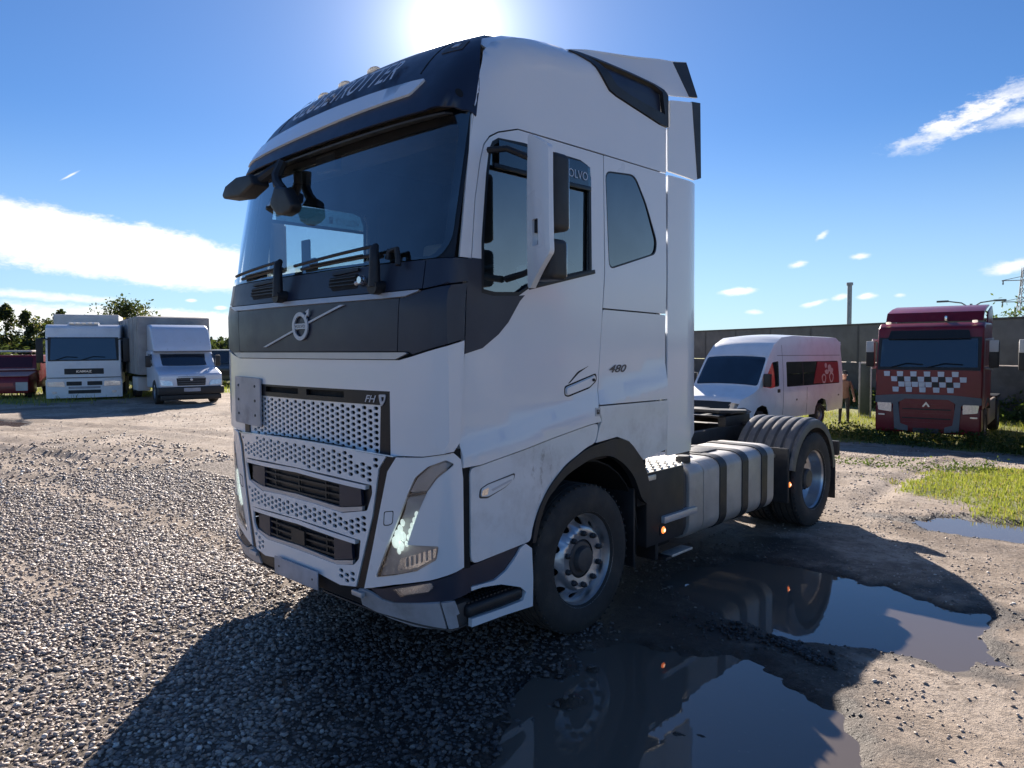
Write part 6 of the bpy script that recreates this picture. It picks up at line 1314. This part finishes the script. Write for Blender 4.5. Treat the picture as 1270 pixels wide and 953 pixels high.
# ------------------------------------------------------------------ trees and scrub
BARK = mat('bark', (.09, .075, .06), .9, bump=.5, bscale=25)
def tree(name, label, loc, H, shape, n, wd=1.0, leaf=.12, seed=1, group=None):
    r = np.random.default_rng(seed); t = empty(name, label, 'tree', loc, r.uniform(0, 6)); 
    if group: t['group'] = group
    m = MB(); m.tube([(0, 0, -.3), (.03*H*.1, 0, H*.4), (0, .02*H, H*.95)], [H*.022, H*.014, H*.003], 7); C_ = []
    for k in range(int(16+H*2)):
        f = r.uniform(.12, .97) if shape == 'cone' else r.uniform(.25, .95); a = r.uniform(0, 6.283)
        L = (wd*H*.30*(1.02-f)+.1) if shape == 'cone' else wd*H*.34*math.sin(min(1, (f-.1)*1.15)*math.pi*.9)**.7*r.uniform(.6, 1.1)
        z = H*f; e = (L*math.cos(a), L*math.sin(a), z+L*(-.1 if shape == 'cone' else .45)); m.tube([(0, 0, z), (e[0]*.5, e[1]*.5, (z+e[2])/2+.05*L), e], [H*.006, H*.004, H*.0015], 5)
        for q in range(4): s_ = r.uniform(.35, 1.05); C_.append((e[0]*s_, e[1]*s_, z+(e[2]-z)*s_, L*(.42 if shape == 'cone' else .55)+.22))
    m.build('trunk', BARK, t)
    C_ = np.array(C_); i = r.integers(0, len(C_), n); d = r.normal(0, 1, (n, 3)); d /= np.maximum(np.linalg.norm(d, axis=1, keepdims=True), .3)
    p = C_[i, :3]+d*(C_[i, 3:]*r.random((n, 1))**.6); p[:, 2] = np.maximum(p[:, 2], .1*H)
    a = r.normal(0, 1, (n, 3)); a /= np.linalg.norm(a, axis=1, keepdims=True); b_ = np.cross(a, r.normal(0, 1, (n, 3))); b_ /= np.linalg.norm(b_, axis=1, keepdims=True); s = leaf*r.uniform(.5, 1.3, (n, 1))
    V = np.stack([p-a*s, p+b_*s*.5, p+a*s, p-b_*s*.5], 1).reshape(-1, 3); me = bpy.data.meshes.new('crown'); me.vertices.add(4*n); me.vertices.foreach_set('co', V.astype(np.float32).ravel())
    me.loops.add(4*n); me.loops.foreach_set('vertex_index', np.arange(4*n, dtype=np.int32)); me.polygons.add(n); me.polygons.foreach_set('loop_start', np.arange(0, 4*n, 4, dtype=np.int32)); me.polygons.foreach_set('loop_total', np.full(n, 4, np.int32)); me.update(calc_edges=True)
    at = me.attributes.new('tone', 'FLOAT', 'POINT'); at.data.foreach_set('value', np.repeat(r.random(n), 4).astype(np.float32)); me.materials.append(M_LEAF); o = bpy.data.objects.new('crown', me); COL.objects.link(o); o.parent = t
    return t
TR = [(-79.6, 58, 5.6, 'cone', 'ragged dark conifer, leftmost of the row behind the red vehicle'), (-78.4, 60, 5.1, 'cone', 'dark conifer with a pointed top, second of the row behind the red vehicle'), (-77.2, 57, 4.5, 'cone', 'shorter dark conifer, third of the row behind the red vehicle'),
      (-76.2, 62, 3.9, 'round', 'small bushy tree between the conifers and the white lorry'), (-75.4, 66, 5.0, 'cone', 'thin spindly conifer beside the white lorry'), (-71.4, 60, 5.1, 'round', 'sparse leafy tree between the white lorry and the box truck'), (-70.6, 64, 4.0, 'round', 'low leafy tree behind the gap right of the white lorry'), (-80.8, 55, 5.0, 'cone', 'dark conifer cut by the left edge of the view')]
for i, (a, dd, H, sh, lb) in enumerate(TR): tree('conifer' if sh == 'cone' else 'leafy_tree', lb, (*at_az(a, dd), -.1), H, sh, 3200, 1.0 if sh == 'cone' else 1.25, .13, 11+i, 'trees beyond the parked vehicles on the left')
def scrub(name, label, pts, n, hh, spread, mt, leaf=.10, seed=5, kind='stuff'):
    r = np.random.default_rng(seed); P_ = np.array(pts); i = r.integers(0, len(P_)-1, n); t = r.random((n, 1)); c = P_[i]*(1-t)+P_[i+1]*t
    xy = c[:, :2]+r.normal(0, spread, (n, 2)); top = hh*(.45+.9*np.array(vnoise(xy[:, 0]*.8/max(spread, .3), xy[:, 1]*.8/max(spread, .3)))); z = c[:, 2]+top*r.random(n)**.8
    p = np.column_stack([xy, z]); a = r.normal(0, 1, (n, 3)); a /= np.linalg.norm(a, axis=1, keepdims=True); b_ = np.cross(a, r.normal(0, 1, (n, 3))); b_ /= np.linalg.norm(b_, axis=1, keepdims=True); s = leaf*r.uniform(.4, 1.4, (n, 1))
    V = np.stack([p-a*s, p+b_*s*.45, p+a*s, p-b_*s*.45], 1).reshape(-1, 3); me = bpy.data.meshes.new(name); me.vertices.add(4*n); me.vertices.foreach_set('co', V.astype(np.float32).ravel())
    me.loops.add(4*n); me.loops.foreach_set('vertex_index', np.arange(4*n, dtype=np.int32)); me.polygons.add(n); me.polygons.foreach_set('loop_start', np.arange(0, 4*n, 4, dtype=np.int32)); me.polygons.foreach_set('loop_total', np.full(n, 4, np.int32)); me.update(calc_edges=True)
    at = me.attributes.new('tone', 'FLOAT', 'POINT'); at.data.foreach_set('value', np.repeat(r.random(n)*.84, 4).astype(np.float32)); me.materials.append(mt); o = bpy.data.objects.new(name, me); COL.objects.link(o); return tag(o, label, None, kind=kind)
scrub('hedge', 'dark scrub filling the space behind the red vehicle and white lorry', [(*at_az(a, 50), -.1) for a in (-84, -80, -76, -72, -68, -64)], 26000, 2.5, 1.2, M_LEAF, .16, 3)
scrub('far_woodland', 'far line of low woodland along the horizon', [(*at_az(a, 380), -.1) for a in range(-180, 185, 5)], 60000, 6.5, 3, M_LEAF, 1.3, 4)
scrub('tall_weeds', 'tall weeds at the foot of the concrete wall', [(-14, 35.0, -.9), (-6, 30.6, -.9), (-.5, 27.5, -.9), (5, 24.4, -.9)], 15000, .9, .5, M_WEED, .07, 5)
scrub('weed_clumps', 'leafy weed clumps round the wheels of the red tractor', [(-3.5, 19.4, -.82), (-1.5, 18.6, -.82), (.6, 18.9, -.82), (2.2, 18.2, -.82), (3.5, 16.6, -.80)], 6500, .42, .4, M_WEED, .045, 6)
scrub('shrub_tops', 'branches showing over the wall beside the red tractor', [(*at_az(-9.6, 34), 2.0), (*at_az(-8.8, 34), 2.0)], 420, 1.35, .45, M_WEED, .08, 7)
scrub('verge_weeds', 'small weed tufts along the edge of the drive', [(-2.6, 9.7, -.10), (-.6, 10.2, -.14), (1.1, 10.6, -.18), (1.6, 11.8, -.25)], 1500, .16, .22, M_WEED, .028, 8)
